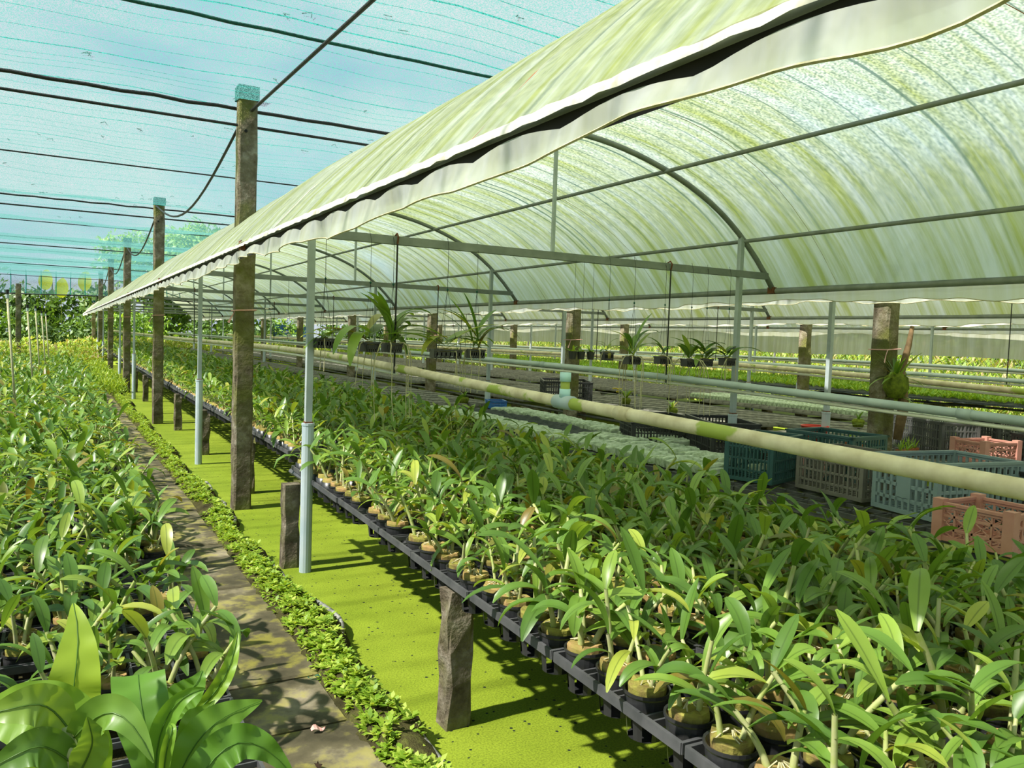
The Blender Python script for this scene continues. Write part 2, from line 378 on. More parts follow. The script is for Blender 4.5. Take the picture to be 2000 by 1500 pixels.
for _ in range(11000):
    y = 1.5+27*random.random()**1.9; a = random.random(); e = bank_edge(y)
    if math.sin(y*3.3)+math.sin(y*7.9+2)+1.3*math.sin(a*5+y*2.2) > random.uniform(.6, 2.8): continue
    x = .91+(e-.03-.91)*a; z = bank_fn(a, (y+1)/36)[2]
    pts.append((x, y, z+random.uniform(-.004, .022)))
V, F, R = rosettes(pts, 6, (.020, .046), .45, (.05, .9))
tag(put('bank_weeds', quadmesh('bank_weeds', V, F, 'weed_leaf', rnd=R)), 'bright green creeping weeds along the bank between path and green pond', 'weeds', kind='stuff')

# ------------------------------------------------------------------ greenhouse profile and frames
DXP = np.array([0, .34, .65, .89, 1.14, 1.45, 1.70, 1.9, 2.06]); ZP = np.array([2.82, 2.79, 2.73, 2.675, 2.58, 2.42, 2.235, 2.05, 1.86])
PC = np.polyfit(DXP**2, ZP, 4)
def roofz(dx): return float(np.polyval(PC, dx*dx))
CX, HW, PITCHX, Y0F, SF, NF = 2.94, 2.06, 4.45, 4.60, 4.14, 9
ROOF_Y0, ROOF_Y1 = -1.2, 37.3

def make_frame(label):
    t = thing('roof_truss', label, 'frame', (0, 0, 0), 0, 'steel roof frames of the greenhouses')
    MB().tube([(dx, 0, roofz(dx)) for dx in np.linspace(-2.06, 2.06, 41)], .021, 8).obj('arch', 'steel_grey', t, smooth=True)
    MB().box((0, 0, 1.973), (3.95, .04, .05)).obj('tie_beam', 'steel_grey', t)
    MB().bar((-.05, 0, 1.99), (-.05, 0, 2.81), .021).obj('king_post', 'steel_post', t)
    for s in (-1, 1):
        p = MB().bar((s*1.68, 0, .5), (s*1.68, 0, roofz(1.68)), .037).obj('post', 'steel_post', t)
        MB().bar((s*1.68, 0, .86), (s*1.68, 0,   .885), .045).obj('rust_ring', 'rust', p)
        MB().lathe([(.0, -.05), (.035, -.05), (.035, .86), (.038, .862), (.038, .875), (.0, .878)], 14, (s*1.68, 0, 0)).obj('pipe_sleeve', 'pvc_blue', t, smooth=False)
    for dx in (-2.05, 2.05): MB().box((dx, 0, 1.865), (.055, .06, .05)).obj('rust_joint', 'rust', t)
    return t
frame0 = None
HOUSE = ['nearest', 'middle', 'farthest']
for h in range(3):
    for k in range(-1, NF-1):
        lab = 'grey steel arch frame with tie beam, %s from the front in the %s house' % (ordn(k+1), HOUSE[h])
        loc = (CX+PITCHX*h, Y0F+SF*k, 0)
        if frame0 is None: frame0 = make_frame(lab); frame0.location = loc
        else: dup(frame0, loc, 0, lab)
    for dx, nm, rad in ((-2.06, 'left eave', .024), (-1.70, 'left haunch', .015), (-.89, 'left shoulder', .015), (.89, 'right shoulder', .015), (1.70, 'right haunch', .015), (2.06, 'right eave', .024)):
        z = roofz(dx)-(.014 if abs(dx) < 2 else 0)
        p = MB().tube([(0, ROOF_Y0+.1, 0), (0, ROOF_Y1-.1, 0)], rad, 8).obj('purlin', 'steel_grey', None, smooth=True)
        p.location = (CX+PITCHX*h+(dx if dx > -2 else dx+.03), 0, z)
        tag(p, 'grey steel purlin pipe along the %s of the %s house' % (nm, HOUSE[h]), 'purlin', 'roof purlins')
    # film
    NS, NY = 36, 220
    dxs = np.linspace(-2.075, 2.075, NS+1); arc = np.concatenate([[0], np.cumsum(np.hypot(np.diff(dxs), np.diff([roofz(q) for q in dxs])))])
    V = []; UV = []
    for i in range(NS+1):
        for j in range(NY+1):
            y = ROOF_Y0+(ROOF_Y1-ROOF_Y0)*j/NY
            ph = (y-Y0F)/SF; sag = .022*math.sin(PI*(ph % 1))
            e = max(0, abs(dxs[i])-1.5)/.57
            V.append((CX+PITCHX*h+dxs[i]+.008*e*math.sin(y*5.1), y, roofz(dxs[i])+.034-sag+.006*math.sin(y*9+i)*.6)); UV.append((arc[i]+h*3.1, y+h*11.7))
    F = [(i*(NY+1)+j, (i+1)*(NY+1)+j, (i+1)*(NY+1)+j+1, i*(NY+1)+j+1) for i in range(NS) for j in range(NY)]
    roof = MB().add(V, F).obj('roof_sheet', 'roof_film', None, smooth=True, uv=UV)
    tag(roof, 'algae-streaked translucent plastic roof sheet over the %s greenhouse' % HOUSE[h], 'roof sheet', kind='structure')
    if h == 0:
        for y in np.arange(-.2, ROOF_Y1, 2.07):     # overlap seams running over the arch
            mb = MB(); D = np.linspace(-2.05, 2.05, 24)
            mb.tube([(CX+d, y+.05*math.sin(d*2+y), roofz(d)+.034-.022*math.sin(PI*(((y-Y0F)/SF) % 1))-.004) for d in D], .0022, 4, False).obj('film_seam', 'terracotta' if random.random() < .4 else 'hem_white', roof)
    for s in (-1, 1):
        ex = CX+PITCHX*h+s*2.075
        if s == -1:
            def hem(a, b, ex=ex):
                y = ROOF_Y0+(ROOF_Y1-ROOF_Y0)*b
                return (ex-.012-.008*math.sin(PI*a)+.0025*math.sin(y*61+a*4)+.026*a, y, 1.852+.034*a+.002*math.sin(y*43+a*3))
            MB().grid(hem, 4, 700).obj('hem', 'hem_white', roof, smooth=True)
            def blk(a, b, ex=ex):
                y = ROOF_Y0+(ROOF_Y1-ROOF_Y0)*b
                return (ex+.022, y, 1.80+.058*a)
            MB().grid(blk, 1, 160).obj('eave_gap_shade', 'opening_shade', roof)  # shade of the gap between hem and valance, put in as a black strip
        NYV = 900; V = []; UV = []
        for i in range(7):
            for j in range(NYV+1):
                y = ROOF_Y0+(ROOF_Y1-ROOF_Y0)*j/NYV; a = i/6
                sc1 = abs(math.sin(y*PI/.34+.6*math.sin(y*2.3)))
                top = 1.840-(.020*(1-sc1) if s < 0 else 0); bot = 1.768+.014*math.sin(y*1.7)+.01*math.sin(y*5.9+1)+.006*math.sin(y*17)
                x = ex-.01*s+s*(.010+.022*a*(math.sin(y*PI/.17+1.2*math.sin(y*1.3))*.55+math.sin(y*7.7)*.5)+.01*a)
                V.append((x, y, top+(bot-top)*a)); UV.append((a*.12+h, y))
        F = [(i*(NYV+1)+j, (i+1)*(NYV+1)+j, (i+1)*(NYV+1)+j+1, i*(NYV+1)+j+1) for i in range(6) for j in range(NYV)]
        va = MB().add(V, F).obj('valance', 'valance_film', roof, smooth=True, uv=UV)
        MB().tube(V[6*(NYV+1):], .003, 4, False).obj('valance_edge', 'root', va)

# side curtain of the far house
def curt(a, b):
    y = 2+34*b
    return (CX+2*PITCHX+2.2+.05*math.sin(y*1.1)+.03*math.sin(y*3.7+a*2)*a, y, 1.86-.52*a+.03*math.sin(y*.9)*a)
mbc = MB().grid(curt, 4, 160); uvc = [(i/4*.5, 2+34*j/160) for i in range(5) for j in range(161)]
cu = mbc.obj('side_curtain', 'curtain_film', smooth=True, uv=uvc)
tag(cu, 'dull grey plastic side curtain hanging at the far side of the farthest house', 'curtain')
MB().tube([(CX+2*PITCHX+2.21, 2, 1.87), (CX+2*PITCHX+2.21, 36, 1.87)], .03, 8).obj('curtain_roll', 'pvc_white', cu)

# ------------------------------------------------------------------ concrete posts
def post_mesh(h, w=.138, seed=0, rough=.006):
    r = random.Random(seed); nr = max(5, int(h/.16)); V = []; F = []
    prof = [(-.5, -.4), (-.4, -.5), (.4, -.5), (.5, -.4), (.5, .4), (.4, .5), (-.4, .5), (-.5, .4)]
    for i in range(nr+1):
        z = h*i/nr
        for x, y in prof: V.append((x*w+r.uniform(-1, 1)*rough, y*w+r.uniform(-1, 1)*rough, z+r.uniform(-1, 1)*.012*(0 < i < nr)))
    for i in range(nr):
        for j in range(8): F.append((i*8+j, i*8+(j+1) % 8, i*8+8+(j+1) % 8, i*8+8+j))
    F.append(tuple(nr*8+j for j in range(8)))
    return MB().add([(x, y, z-.06) for x, y, z in V], F)
def concrete_post(loc, h, label, group, seed, cap=False, ribbon=None, w=.138, rz=0.0, rough=.006):
    t = thing('concrete_post', label, 'post', loc, rz, group)
    post_mesh(h+.06, w, seed, rough).obj('shaft', 'concrete_post', t)
    if cap:
        MB().box((0, 0, h+.012), (w*1.12, w*1.12, .10)).obj('net_wrap', 'net_cap', t)
        MB().tube([(-.02, -w/2-.008, h-.28), (-.02, -w/2+.01, h-.28)], .012, 8).obj('bolt_hole', 'opening_shade', t)
    if ribbon:
        mb = MB(); q = w/2+.01
        mb.tube([(-q, -q, ribbon), (q, -q, ribbon+.01), (q, q, ribbon), (-q, q, ribbon), (-q, -q, ribbon)], .005, 5)
        mb.add([(-q, -q, ribbon), (-q-.005, -q-.01, ribbon-.005), (-q-.06, -q-.02, ribbon-.09), (-q-.045, -q-.02, ribbon-.10)], [(0, 1, 2, 3)])
        mb.obj('ribbon', 'ribbon', t)
    return t
for k in range(-1, 6):
    y = 6.46+6.17*k; hh = 3.19 if k < 5 else 2.35
    if k < 0: continue
    concrete_post((1.25, y, 0), hh, 'tall mossy concrete post rising through the roof edge, %s along the green pond' % ordn(k), 'tall concrete posts beside the path', 40+k, True, 1.55+.02*k)
for k in range(6):
    concrete_post((5.40, 3.86+4.2*k, 0), 2.05, 'mossy concrete post between nearest and middle house, %s from the front' % ordn(k), 'concrete posts between the houses', 60+k, False, 1.42 if k < 3 else None)
for k in range(5):
    concrete_post((9.9, 8.43+4.5*k, 0), 2.0, 'mossy concrete post between middle and farthest house, %s from the front' % ordn(k), 'concrete posts between the houses', 70+k)
concrete_post((-1.05, 28, 0), 2.55, 'dark concrete post among the left bed at the far end', None, 81)
concrete_post((-2.9, 31.3, 0), 3.1, 'dark concrete corner post at the far left of the net', None, 82)

# ------------------------------------------------------------------ shade net, ropes, cables
NETY = [-2.5, .4, 4.78, 6.55, 9.5, 12.65, 15.7, 18.8, 21.9, 25.0, 28.0, 31.2]
def netz(x, y):
    for a, b in zip(NETY, NETY[1:]):
        if a <= y <= b: break
    t = (y-a)/(b-a)
    return 3.16-(.055+.012*(b-a)+(.10 if a > 9 else 0)+(.05 if a > 15 else 0))*max(0, math.sin(PI*t))**1.2+.012*math.sin(x*2.3+y)+.010*math.sin(x*5.1-y*2)
XN0, XN1 = -7.0, 6.2
def netfn(a, b):
    x = XN0+(XN1-XN0)*a; y = -2.5+33.7*b
    return (x, y, netz(x, y))
netobj = MB().grid(netfn, 44, 330).obj('shade_net', 'shade_net', None, smooth=True)
tag(netobj, 'pale teal knitted shade net stretched overhead', 'shade net', kind='structure')
y = .7; i = 0
while y < 31:
    w = .0045 if i % 4 else .010
    xs = np.linspace(XN0, XN1, 40); mb = MB(); V = []
    for x in xs:
        for s in (-1, 1): V.append((x, y+s*w+.012*math.sin(x*.9+i), netz(x, min(31.19, max(-2.4, y)))-.006))
    mb.add(V, [(2*q, 2*q+1, 2*q+3, 2*q+2) for q in range(39)]).obj('seam', 'net_seam', netobj)
    y += random.choice([.19, .21, .24, .33]) if y < 13 else random.choice([.4, .6]); i += 1
def rope(y, z, r, m, label, name='support_rope', x0=XN0, x1=XN1, sag=.03, fuzz=0):
    P = [(x, y+fuzz*math.sin(x*9), z-sag*math.sin(PI*(x-x0)/(x1-x0))+fuzz*.6*math.sin(x*13)) for x in np.linspace(x0, x1, 60)]
    tag(MB().tube(P, r, 6).obj(name, m, None, smooth=True), label, 'rope' if name == 'support_rope' else 'cable')
rope(4.78, 3.145, .010, 'rope_green', 'dark green net rope crossing above the roof edge, nearest the camera', fuzz=.004)
for k in range(5):
    y = 6.46+6.17*k
    rope(y+.10, 3.135, .014 if k == 0 else .012, 'cable_black', 'frayed black net rope over the %s tall concrete post' % ordn(k), fuzz=.008)
    rope(y, 2.98, .011, 'cable_black', 'straight black cable through the %s tall concrete post' % ordn(k), 'steel_cable', sag=.02)
for q, yy in enumerate(NETY[4:-1]):
    if all(abs(yy-(6.46+6.17*k)) > .3 for k in range(5)):
        rope(yy, 3.13, .008, 'cable_black', 'thin black wire under the net sag, %s beyond the first tall post' % ordn(q), 'support_wire')
for k in range(-1, 5):
    y0 = 6.46+6.17*k; y1 = y0+6.17
    if k < 0: P = [(1.42-.15*t, y0+(y1-y0)*t, 2.99+.08*t) for t in np.linspace(0, 1, 8)]
    else: P = [(1.2, y0+.07+(y1-y0-.14)*t, (2.96 if k < 4 else 2.96)+((3.13 if k < 4 else 2.4)-2.96)*t-.38*math.sin(PI*t)) for t in np.linspace(0, 1, 16)]
    tag(MB().tube(P, .012, 6).obj('steel_cable', 'cable_black', None, smooth=True), 'black cable running from tall concrete post %s' % ('top towards the camera' if k < 0 else 'number %s to the next, sagging' % ['one', 'two', 'three', 'four', 'five'][k]), 'cable')
# net curtain at the end
def ncur(a, b):
    x = -7+16*b
    return (x, 31.25+.35*math.sin(PI*a)+.05*math.sin(x*2.2)*a, 3.16-.78*a+.03*math.sin(x*.8)*a)
nc = MB().grid(ncur, 10, 90).obj('net_curtain', 'net_curtain', None, smooth=True)
tag(nc, 'teal net skirt hanging at the far end of the shade net', 'shade net')
for i, b in enumerate(np.linspace(.05, .95, 34)):
    MB().tube([ncur(a, b) if True else 0 for a in np.linspace(0, 1, 12)], .014, 4, False).obj('seam', 'net_seam', nc)
MB().tube([ncur(1, b) for b in np.linspace(0, 1, 60)], .02, 5).obj('bottom_rope', 'cable_black', nc)
# debris lying on the net
pts = []
mb = MB()
for _ in range(90):
    x = random.uniform(-1.5, 3); y = random.uniform(3.5, 14); a = random.uniform(0, 6.28); L = random.uniform(.02, .06); z = netz(x, y)+.012
    mb.tube([(x, y, z), (x+L*math.cos(a), y+L*math.sin(a), z+.01), (x+L*1.3*math.cos(a+.8), y+L*1.3*math.sin(a+.8), z)], .0035, 3, False)
tag(mb.obj('net_litter', 'debris'), 'dry twigs and leaf bits lying on the shade net', 'litter', kind='stuff')
# ------------------------------------------------------------------ irrigation pipes and hanging rods
def pipe(x, zs, r, m, label, thin=True, tee=None):
    ys_ = [p[0] for p in zs]; zz = [p[1] for p in zs]
    Y = np.linspace(ys_[0], ys_[-1], 50); Z = np.interp(Y, ys_, zz)
    k = np.ones(5)/5; Z[2:-2] = np.convolve(Z, k, 'valid')
    t = thing('irrigation_pipe', label, 'pipe', (x, 0, 0), 0, 'irrigation pipes hung along the houses')
    MB().tube([(0.008*math.sin(a*1.1), a, b) for a, b in zip(Y, Z)], r, 12).obj('main_pipe', m, t, smooth=True)
    for yj in np.arange(ys_[0]+.9, min(ys_[-1], 14), 2.0):
        MB().tube([(0, yj, np.interp(yj, Y, Z)), (0, yj+.07, np.interp(yj+.07, Y, Z))], r*1.13, 12).obj('coupling', 'pvc_grey' if m != 'beige_pipe' else 'beige_pipe', t, smooth=True)
    if thin: MB().tube([(.012, a, b-r-.016) for a, b in zip(Y, Z) if tee is None or a > 3.9], .011, 8).obj('drip_pipe', 'pvc_white', t, smooth=True)
    if tee is not None:
        z = float(np.interp(tee, Y, Z))
        MB().tube([(0, tee-.06, z), (0, tee+.06, z)], r*1.22, 14).obj('tee', 'pvc_blue', t, smooth=True)
        s = MB().tube([(0, tee, z), (0, tee, z+.10)], r*.8, 12).obj('riser', 'beige_pipe', t, smooth=True)
        MB().tube([(0, tee, z+.02), (0, tee, z+.055)], r*.95, 12).obj('collar', 'pvc_cap', s, smooth=True)
        MB().tube([(0, tee, z+.085), (0, tee, z+.122)], r*.95, 12).obj('cap', 'pvc_cap', s, smooth=True)
    return t
Z1 = [(-.6, 1.09), (.93, 1.13), (1.97, 1.112), (2.74, 1.143), (4.56, 1.21), (6.1, 1.243), (8.9, 1.245), (14, 1.22), (36, 1.22)]
Z2 = [(-.6, 1.06), (2.05, 1.083), (3.2, 1.14), (4.6, 1.17), (7.6, 1.186), (12, 1.2), (36, 1.2)]
pipe(1.80, Z1, .024, 'beige_pipe', 'long beige water pipe with algae stains and a capped tee, above the right orchid bench', True, 2.73)
pipe(3.92, Z2, .024, 'pvc_grey', 'grey water pipe above the crates in the nearest house')
pipe(1.80+PITCHX, [(y, z-.02) for y, z in Z1], .024, 'beige_pipe', 'cream water pipe in the left half of the middle house')
pipe(3.92+PITCHX, Z2, .024, 'pvc_grey', 'grey water pipe in the right half of the middle house')
pipe(1.80+2*PITCHX, [(y, z+.0) for y, z in Z1], .022, 'pvc_grey', 'thin grey water pipe in the left half of the farthest house')
pipe(3.92+2*PITCHX, Z2, .022, 'beige_pipe', 'cream water pipe in the right half of the farthest house')
for h in range(2):
    for k in range(0, 6):
        for x, zl, nm in ((1.80, 1.2, 'beige' if h == 0 else 'cream'), (3.93, 1.15, 'grey')):
            y = Y0F+SF*k; t = thing('hanging_rod', 'thin black rod hanging the %s pipe from the %s tie beam of the %s house' % (nm, ordn(k+1), HOUSE[h]), 'rod', (x+PITCHX*h-.03, y-.03, 0), 0, 'pipe hanger rods')
            MB().tube([(0, 0, zl-.03), (0, 0, 1.96)], .0055, 6).obj('rod', 'cable_black', t)
            MB().tube([(0, 0, 1.95), (0, -.012, 1.99), (0, .01, 2.012), (0, .045, 2.0), (0, .05, 1.97)], .006, 6).obj('hook', 'rust', t)

# ------------------------------------------------------------------ orchid plants
def leaf_geo(L, Wd, n, e0, droop, az, at, fold=.18, wave=0.0, tip=.75, roll=0.0):
    t = np.linspace(0, 1, n+1); e = e0-droop*t**1.2; dl = L/n
    x = np.concatenate([[0], np.cumsum(np.cos((e[:-1]+e[1:])/2))*dl]); z = np.concatenate([[0], np.cumsum(np.sin((e[:-1]+e[1:])/2))*dl])
    w = Wd/2*np.clip(np.sin(PI*np.clip(t*.93+.05, 0, 1)**tip), 0.02, 1)**.65
    w[0] = Wd*.13; w[-1] = Wd*.06
    nx, nzv = -np.sin(e), np.cos(e); wv = wave*np.sin(t*9)
    V = np.zeros((n+1, 3, 3))
    for k, s in enumerate((-1, 0, 1)):
        up = fold*w*abs(s)+s*wv*w+s*roll*w*t
        V[:, k, 0] = x+nx*up; V[:, k, 1] = s*w; V[:, k, 2] = z+nzv*up
    V = V.reshape(-1, 3) @ RZ(az).T+np.asarray(at)
    F = np.array([(i*3+k, (i+1)*3+k, (i+1)*3+k+1, i*3+k+1) for i in range(n) for k in range(2)])
    return V, F
def cane_geo(pts, r, k, n):
    mb = MB().tube(pts, r, k, False); return np.array(mb.v), np.array(mb.f)
def plant_spec(seed, size=1.0):
    """canes: list of (path points, radii, [leaf args])"""
    r = random.Random(seed); canes = []; nc = r.choice([2, 2, 3, 3]); az0 = r.uniform(0, 6.28)
    for c in range(nc):
        az = az0+c*2*PI/nc+r.uniform(-.5, .5); L = r.uniform(.06, .20)*size*(1 if c < 2 else .6); lean = r.uniform(.1, .75)
        b = np.array([.022*math.cos(az), .022*math.sin(az), .02]); P = []
        for t in np.linspace(0, 1, 5):
            P.append(b+np.array([math.cos(az)*L*lean*t**1.3, math.sin(az)*L*lean*t**1.3, L*t*(1-.12*lean*t)]))
        P = np.array(P); laz = r.uniform(0, 6.28); nl = r.choice([3, 4, 4, 5]) if L > .10 else r.choice([2, 3]); lv = []
        for i in range(nl):
            f = 1-.62*(i/max(1, nl-1))*r.uniform(.8, 1.1); f = max(.12, f)
            at = np.array([np.interp(f, np.linspace(0, 1, 5), P[:, q]) for q in range(3)])
            la = laz+PI*(i % 2)+r.uniform(-.55, .55)
            top = i == 0
            lv.append(dict(L=r.uniform(.115, .205)*size*(.8 if top else 1), Wd=r.uniform(.028, .041)*size, e0=r.uniform(.7, 1.35) if top else r.uniform(.25, .95),
                           droop=r.uniform(.2, 1.1) if top else r.uniform(.7, 2.0), az=la, at=at, fold=r.uniform(.18, .5), roll=r.uniform(-.6, .6), tip=r.uniform(.95, 1.25)))
        canes.append((P, np.linspace(.0072, .0048, 5)*size, lv))
    return canes
NVAR = 12
SPECS = [plant_spec(100+i, .98 if i < 9 else 1.15) for i in range(NVAR)]
# shared pot, husk and plant meshes
def slot(i, j): return i in (4, 5) and j % 3 == 2
POTM = MB().lathe([(.044, .012), (.053, .030), (.0585, .032), (.0585, .024), (.054, .018), (.049, -.035), (.043, -.085), (.030, -.088), (.0, -.088)], 24, skip=lambda i, j: i == 5 and j % 4 in (1, 2)).mesh('pot', 'pot_plastic', smooth=False)
def husk_mesh(seed, m):
    r = random.Random(seed); k = 14; V = []; F = []
    jj = [r.uniform(.88, 1.04) for _ in range(k)]
    for R, z in ((.046, -.01), (.050, .040), (.047, .047), (.02, .044)):
        for j in range(k): V.append((R*jj[j]*math.cos(2*PI*j/k), R*jj[j]*math.sin(2*PI*j/k), z+r.uniform(-.004, .004)))
    F = [(i*k+j, i*k+(j+1) % k, (i+1)*k+(j+1) % k, (i+1)*k+j) for i in range(3) for j in range(k)]+[tuple(3*k+j for j in range(k))]
    return MB().add(V, F).mesh('husk_block', m, smooth=False)
HUSKS = [husk_mesh(i, 'husk' if i % 2 else 'husk_moss') for i in range(4)]
def root_mesh(seed):
    r = random.Random(seed); mb = MB()
    for q in range(9):
        a = r.uniform(0, 6.28); L = r.uniform(.02, .045)
        mb.tube([(.006*math.cos(a), .006*math.sin(a), .06), (L*.5*math.cos(a), L*.5*math.sin(a), .052), (L*math.cos(a+.3), L*math.sin(a+.3), .046)], .0016, 4, False)
    return mb.mesh('roots', 'root')
ROOTS = [root_mesh(i) for i in range(3)]
def arr_mesh(name, V, F, m, smooth, rnd=None):
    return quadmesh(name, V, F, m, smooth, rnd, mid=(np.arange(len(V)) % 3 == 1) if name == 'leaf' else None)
HI = []
rr = random.Random(5)
for sp in SPECS:
    cs = []
    for P, R, lv in sp:
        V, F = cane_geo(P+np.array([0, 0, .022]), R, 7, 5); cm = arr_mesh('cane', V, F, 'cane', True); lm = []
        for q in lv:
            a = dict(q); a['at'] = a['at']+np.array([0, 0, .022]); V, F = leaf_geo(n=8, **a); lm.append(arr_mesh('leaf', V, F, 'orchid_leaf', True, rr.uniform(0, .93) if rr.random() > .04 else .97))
        cs.append((cm, lm))
    HI.append(cs)
# light version of each plant as one array
LO = []
POT_LO = MB().lathe([(.05, .028), (.0585, .03), (.049, -.035), (.043, -.085)], 8); HUSK_LO = MB().lathe([(.05, .02), (.046, .05), (.001, .046)], 7)
for sp in SPECS:
    Vs, Fs, Ms, Rs = [], [], [], []; o = 0
    def addg(V, F, m, r):
        global o_
        Vs.append(V); Fs.append(np.asarray(F)+sum(len(x) for x in Vs[:-1])); Ms.append(np.full(len(F), m)); Rs.append(np.full(len(V), r))
    addg(np.array(POT_LO.v), np.array(POT_LO.f), 2, 0); addg(np.array(HUSK_LO.v), np.array(HUSK_LO.f), 3, 0)
    for P, R, lv in sp:
        V, F = cane_geo(P[[0, 2, 4]]+np.array([0, 0, .022]), R[[0, 2, 4]], 4, 3); addg(V, F, 1, 0)
        for q in lv:
            a = dict(q); a['at'] = a['at']+np.array([0, 0, .022]); V, F = leaf_geo(n=4, **a); addg(V, F, 0, rr.uniform(0, .93) if rr.random() > .04 else .97)
    LO.append((np.concatenate(Vs), np.concatenate(Fs), np.concatenate(Ms), np.concatenate(Rs)))

CELL = .137
# tray: four cells by three
def tray_mesh():
    mb = MB(); Lx, Ly = CELL*3, CELL*4
    for s in (-1, 1):
        mb.box((s*(Lx/2-.006), 0, -.009), (.010, Ly-.008, .026)); mb.box((0, s*(Ly/2-.006), -.009), (Lx-.008, .010, .026))
    for i in (1, 2): mb.box((-Lx/2+CELL*i, 0, -.012), (.012, Ly-.01, .018))
    for j in range(1, 4):
        for q in (-.014, .014): mb.box((0, -Ly/2+CELL*j+q, -.012), (Lx-.01, .006, .018))
    return mb.mesh('pot_tray', 'tray_plastic')
TRAYM = tray_mesh()
def cup_mesh():       # ring of a tray cell under the rim
    return MB().lathe([(.060, .0), (.0605, -.02), (.055, -.05)], 12).mesh('cell_rings', 'tray_plastic')
place = []            # (x, y, z, edge index or None, bed)
def bed(bedname, x0, cols, y0, y1, z, occ, edge, skew=0):
    ntx = cols//3; nty = int((y1-y0)/(CELL*4+.006))
    for ty in range(nty):
        for tx in range(ntx):
            cx = x0+CELL*3*(tx+.5); cy = y0+(CELL*4+.006)*(ty+.5)
            cx += (cy-y0)*skew
            u, v, d = project((cx, cy, z))
            if not (d[0] > .3 and -260 < u[0] < 2300 and v[0] < 2000): continue
            jit = random.uniform(-.006, .006)
            yield_tray.append((bedname, cx+jit, cy, z, skew, (tx if edge == 0 else ntx-1-tx), d[0]))
            for i in range(3):
                for j in range(4):
                    px = cx+jit+CELL*(i-1)+CELL*(j-1.5)*skew; py = cy+CELL*(j-1.5)-CELL*(i-1)*skew
                    if random.random() < occ(px, py): place.append((px, py, z, bedname, (tx*3+i if edge == 0 else cols-1-tx*3-i), depth((px, py, z))))
yield_tray = []
bed('right', 1.148, 12, .70, 5.2, .54, lambda x, y: .88 if x < 1.4 else .92, 0, .034)
bed('right', 1.405, 12, 5.62, 34, .56, lambda x, y: .95, 0)
for ty in range(14):
    for tx in range(3): yield_tray.append(('crate', 3.47+CELL*3*(tx+.5),   .65+.554*(ty+.5), .575, 0, tx, depth((3.9, .65+.554*ty, .56))))
bed('left', .50-CELL*3*7, 21, 1.55, 26.5, .20, lambda x, y: (0 if (y < 2.45 and x > .15) else .24 if y < 2.7 else .40 if y < 3.6 else .55 if y < 5 else .72), 6)
# trays
yield_tray.sort(key=lambda q: q[6]); cnt = {'right': 0, 'left': 0}; nt = 0
V_, F_ = np.array([v.co[:] for v in TRAYM.vertices]), np.array([p.vertices[:] for p in TRAYM.polygons]); SV, SF_ = [], []
for b, x, y, z, ty, e, d in yield_tray:
    if nt < 290:
        o = put('pot_tray', TRAYM, None, (x, y, z), -ty); nt += 1
        side = {'right': 'pond bench', 'left': 'path bed', 'crate': 'crate bench'}[b]
        k = (b, e); cnt[k] = cnt.get(k, 0)+1
        tag(o, 'black tray on the %s, %s row from the %s, %s from the camera' % (side, ordn(e), 'path' if b != 'crate' else 'orchids', ordn(cnt[k]-1)), 'tray', 'pot trays of the '+side)
    else: SF_.append(F_+len(V_)*len(SV)); SV.append(V_+np.array([x, y, z]))
tag(put('distant_pot_trays', quadmesh('distant_pot_trays', np.concatenate(SV), np.concatenate(SF_), 'tray_plastic')), 'black pot trays carrying the distant orchids', 'trays', kind='stuff')

# orchids: the 300 nearest as things, the rest as one mesh
vis = []
for q in place:
    u, v, d = project((q[0], q[1], q[2]+.12)); 
    inside = d[0] > .5 and -90 < u[0] < 2090 and v[0] < 1620
    vis.append((0 if inside else 1, q[5], q))
vis.sort(key=lambda a: (a[0], a[1])); ne = {'right': 0, 'left': 0}
SV, SF_, SM, SR = [], [], [], []; base = 0
MOSTLY = {'right': 'right bench under the plastic roof', 'left': 'left bed beside the path'}
for idx, (out, dd, q) in enumerate(vis):
    x, y, z, b, e, d = q; k = random.randrange(NVAR); rz = random.uniform(0, 6.28); s = random.uniform(.80, 1.15)
    jx, jy = random.uniform(-.006, .006), random.uniform(-.006, .006)
    if b == 'left': s *= 1.16
    if idx < 300:
        ne[(b, e)] = ne.get((b, e), 0)+1; lab = 'potted orchid on the %s, %s row from the %s, %s from the camera' % ('pond bench' if b == 'right' else 'path bed', ordn(e), 'path', ordn(ne[(b, e)]-1))
        t = thing('potted_orchid', lab, 'potted plant', (x+jx, y+jy, z), rz, 'potted orchids on the '+('pond bench' if b == 'right' else 'path bed'))
        put('pot', POTM, t); hb = put('husk_block', HUSKS[random.randrange(4)], t); put('roots', ROOTS[random.randrange(3)], hb)
        for cm, lm in HI[k]:
            co = put('cane', cm, t, scale=s)
            for me in lm: put('leaf', me, co)
    else:
        V, F, Mi, R = LO[k]; V = V.copy(); V[len(POT_LO.v)+len(HUSK_LO.v):] *= s
        SV.append((V @ RZ(rz).T+np.array([x+jx, y+jy, z])).astype(np.float32)); SF_.append(F+base); base += len(V); SM.append(Mi); SR.append((R+random.random()*.25*(R > 0)) % .96)
tag(put('distant_orchids', quadmesh('distant_orchids', np.concatenate(SV), np.concatenate(SF_), ['orchid_leaf', 'cane', 'pot_plastic', 'husk'], True, np.concatenate(SR), np.concatenate(SM))), 'mass of potted orchids receding along both beds', 'potted plants', kind='stuff')

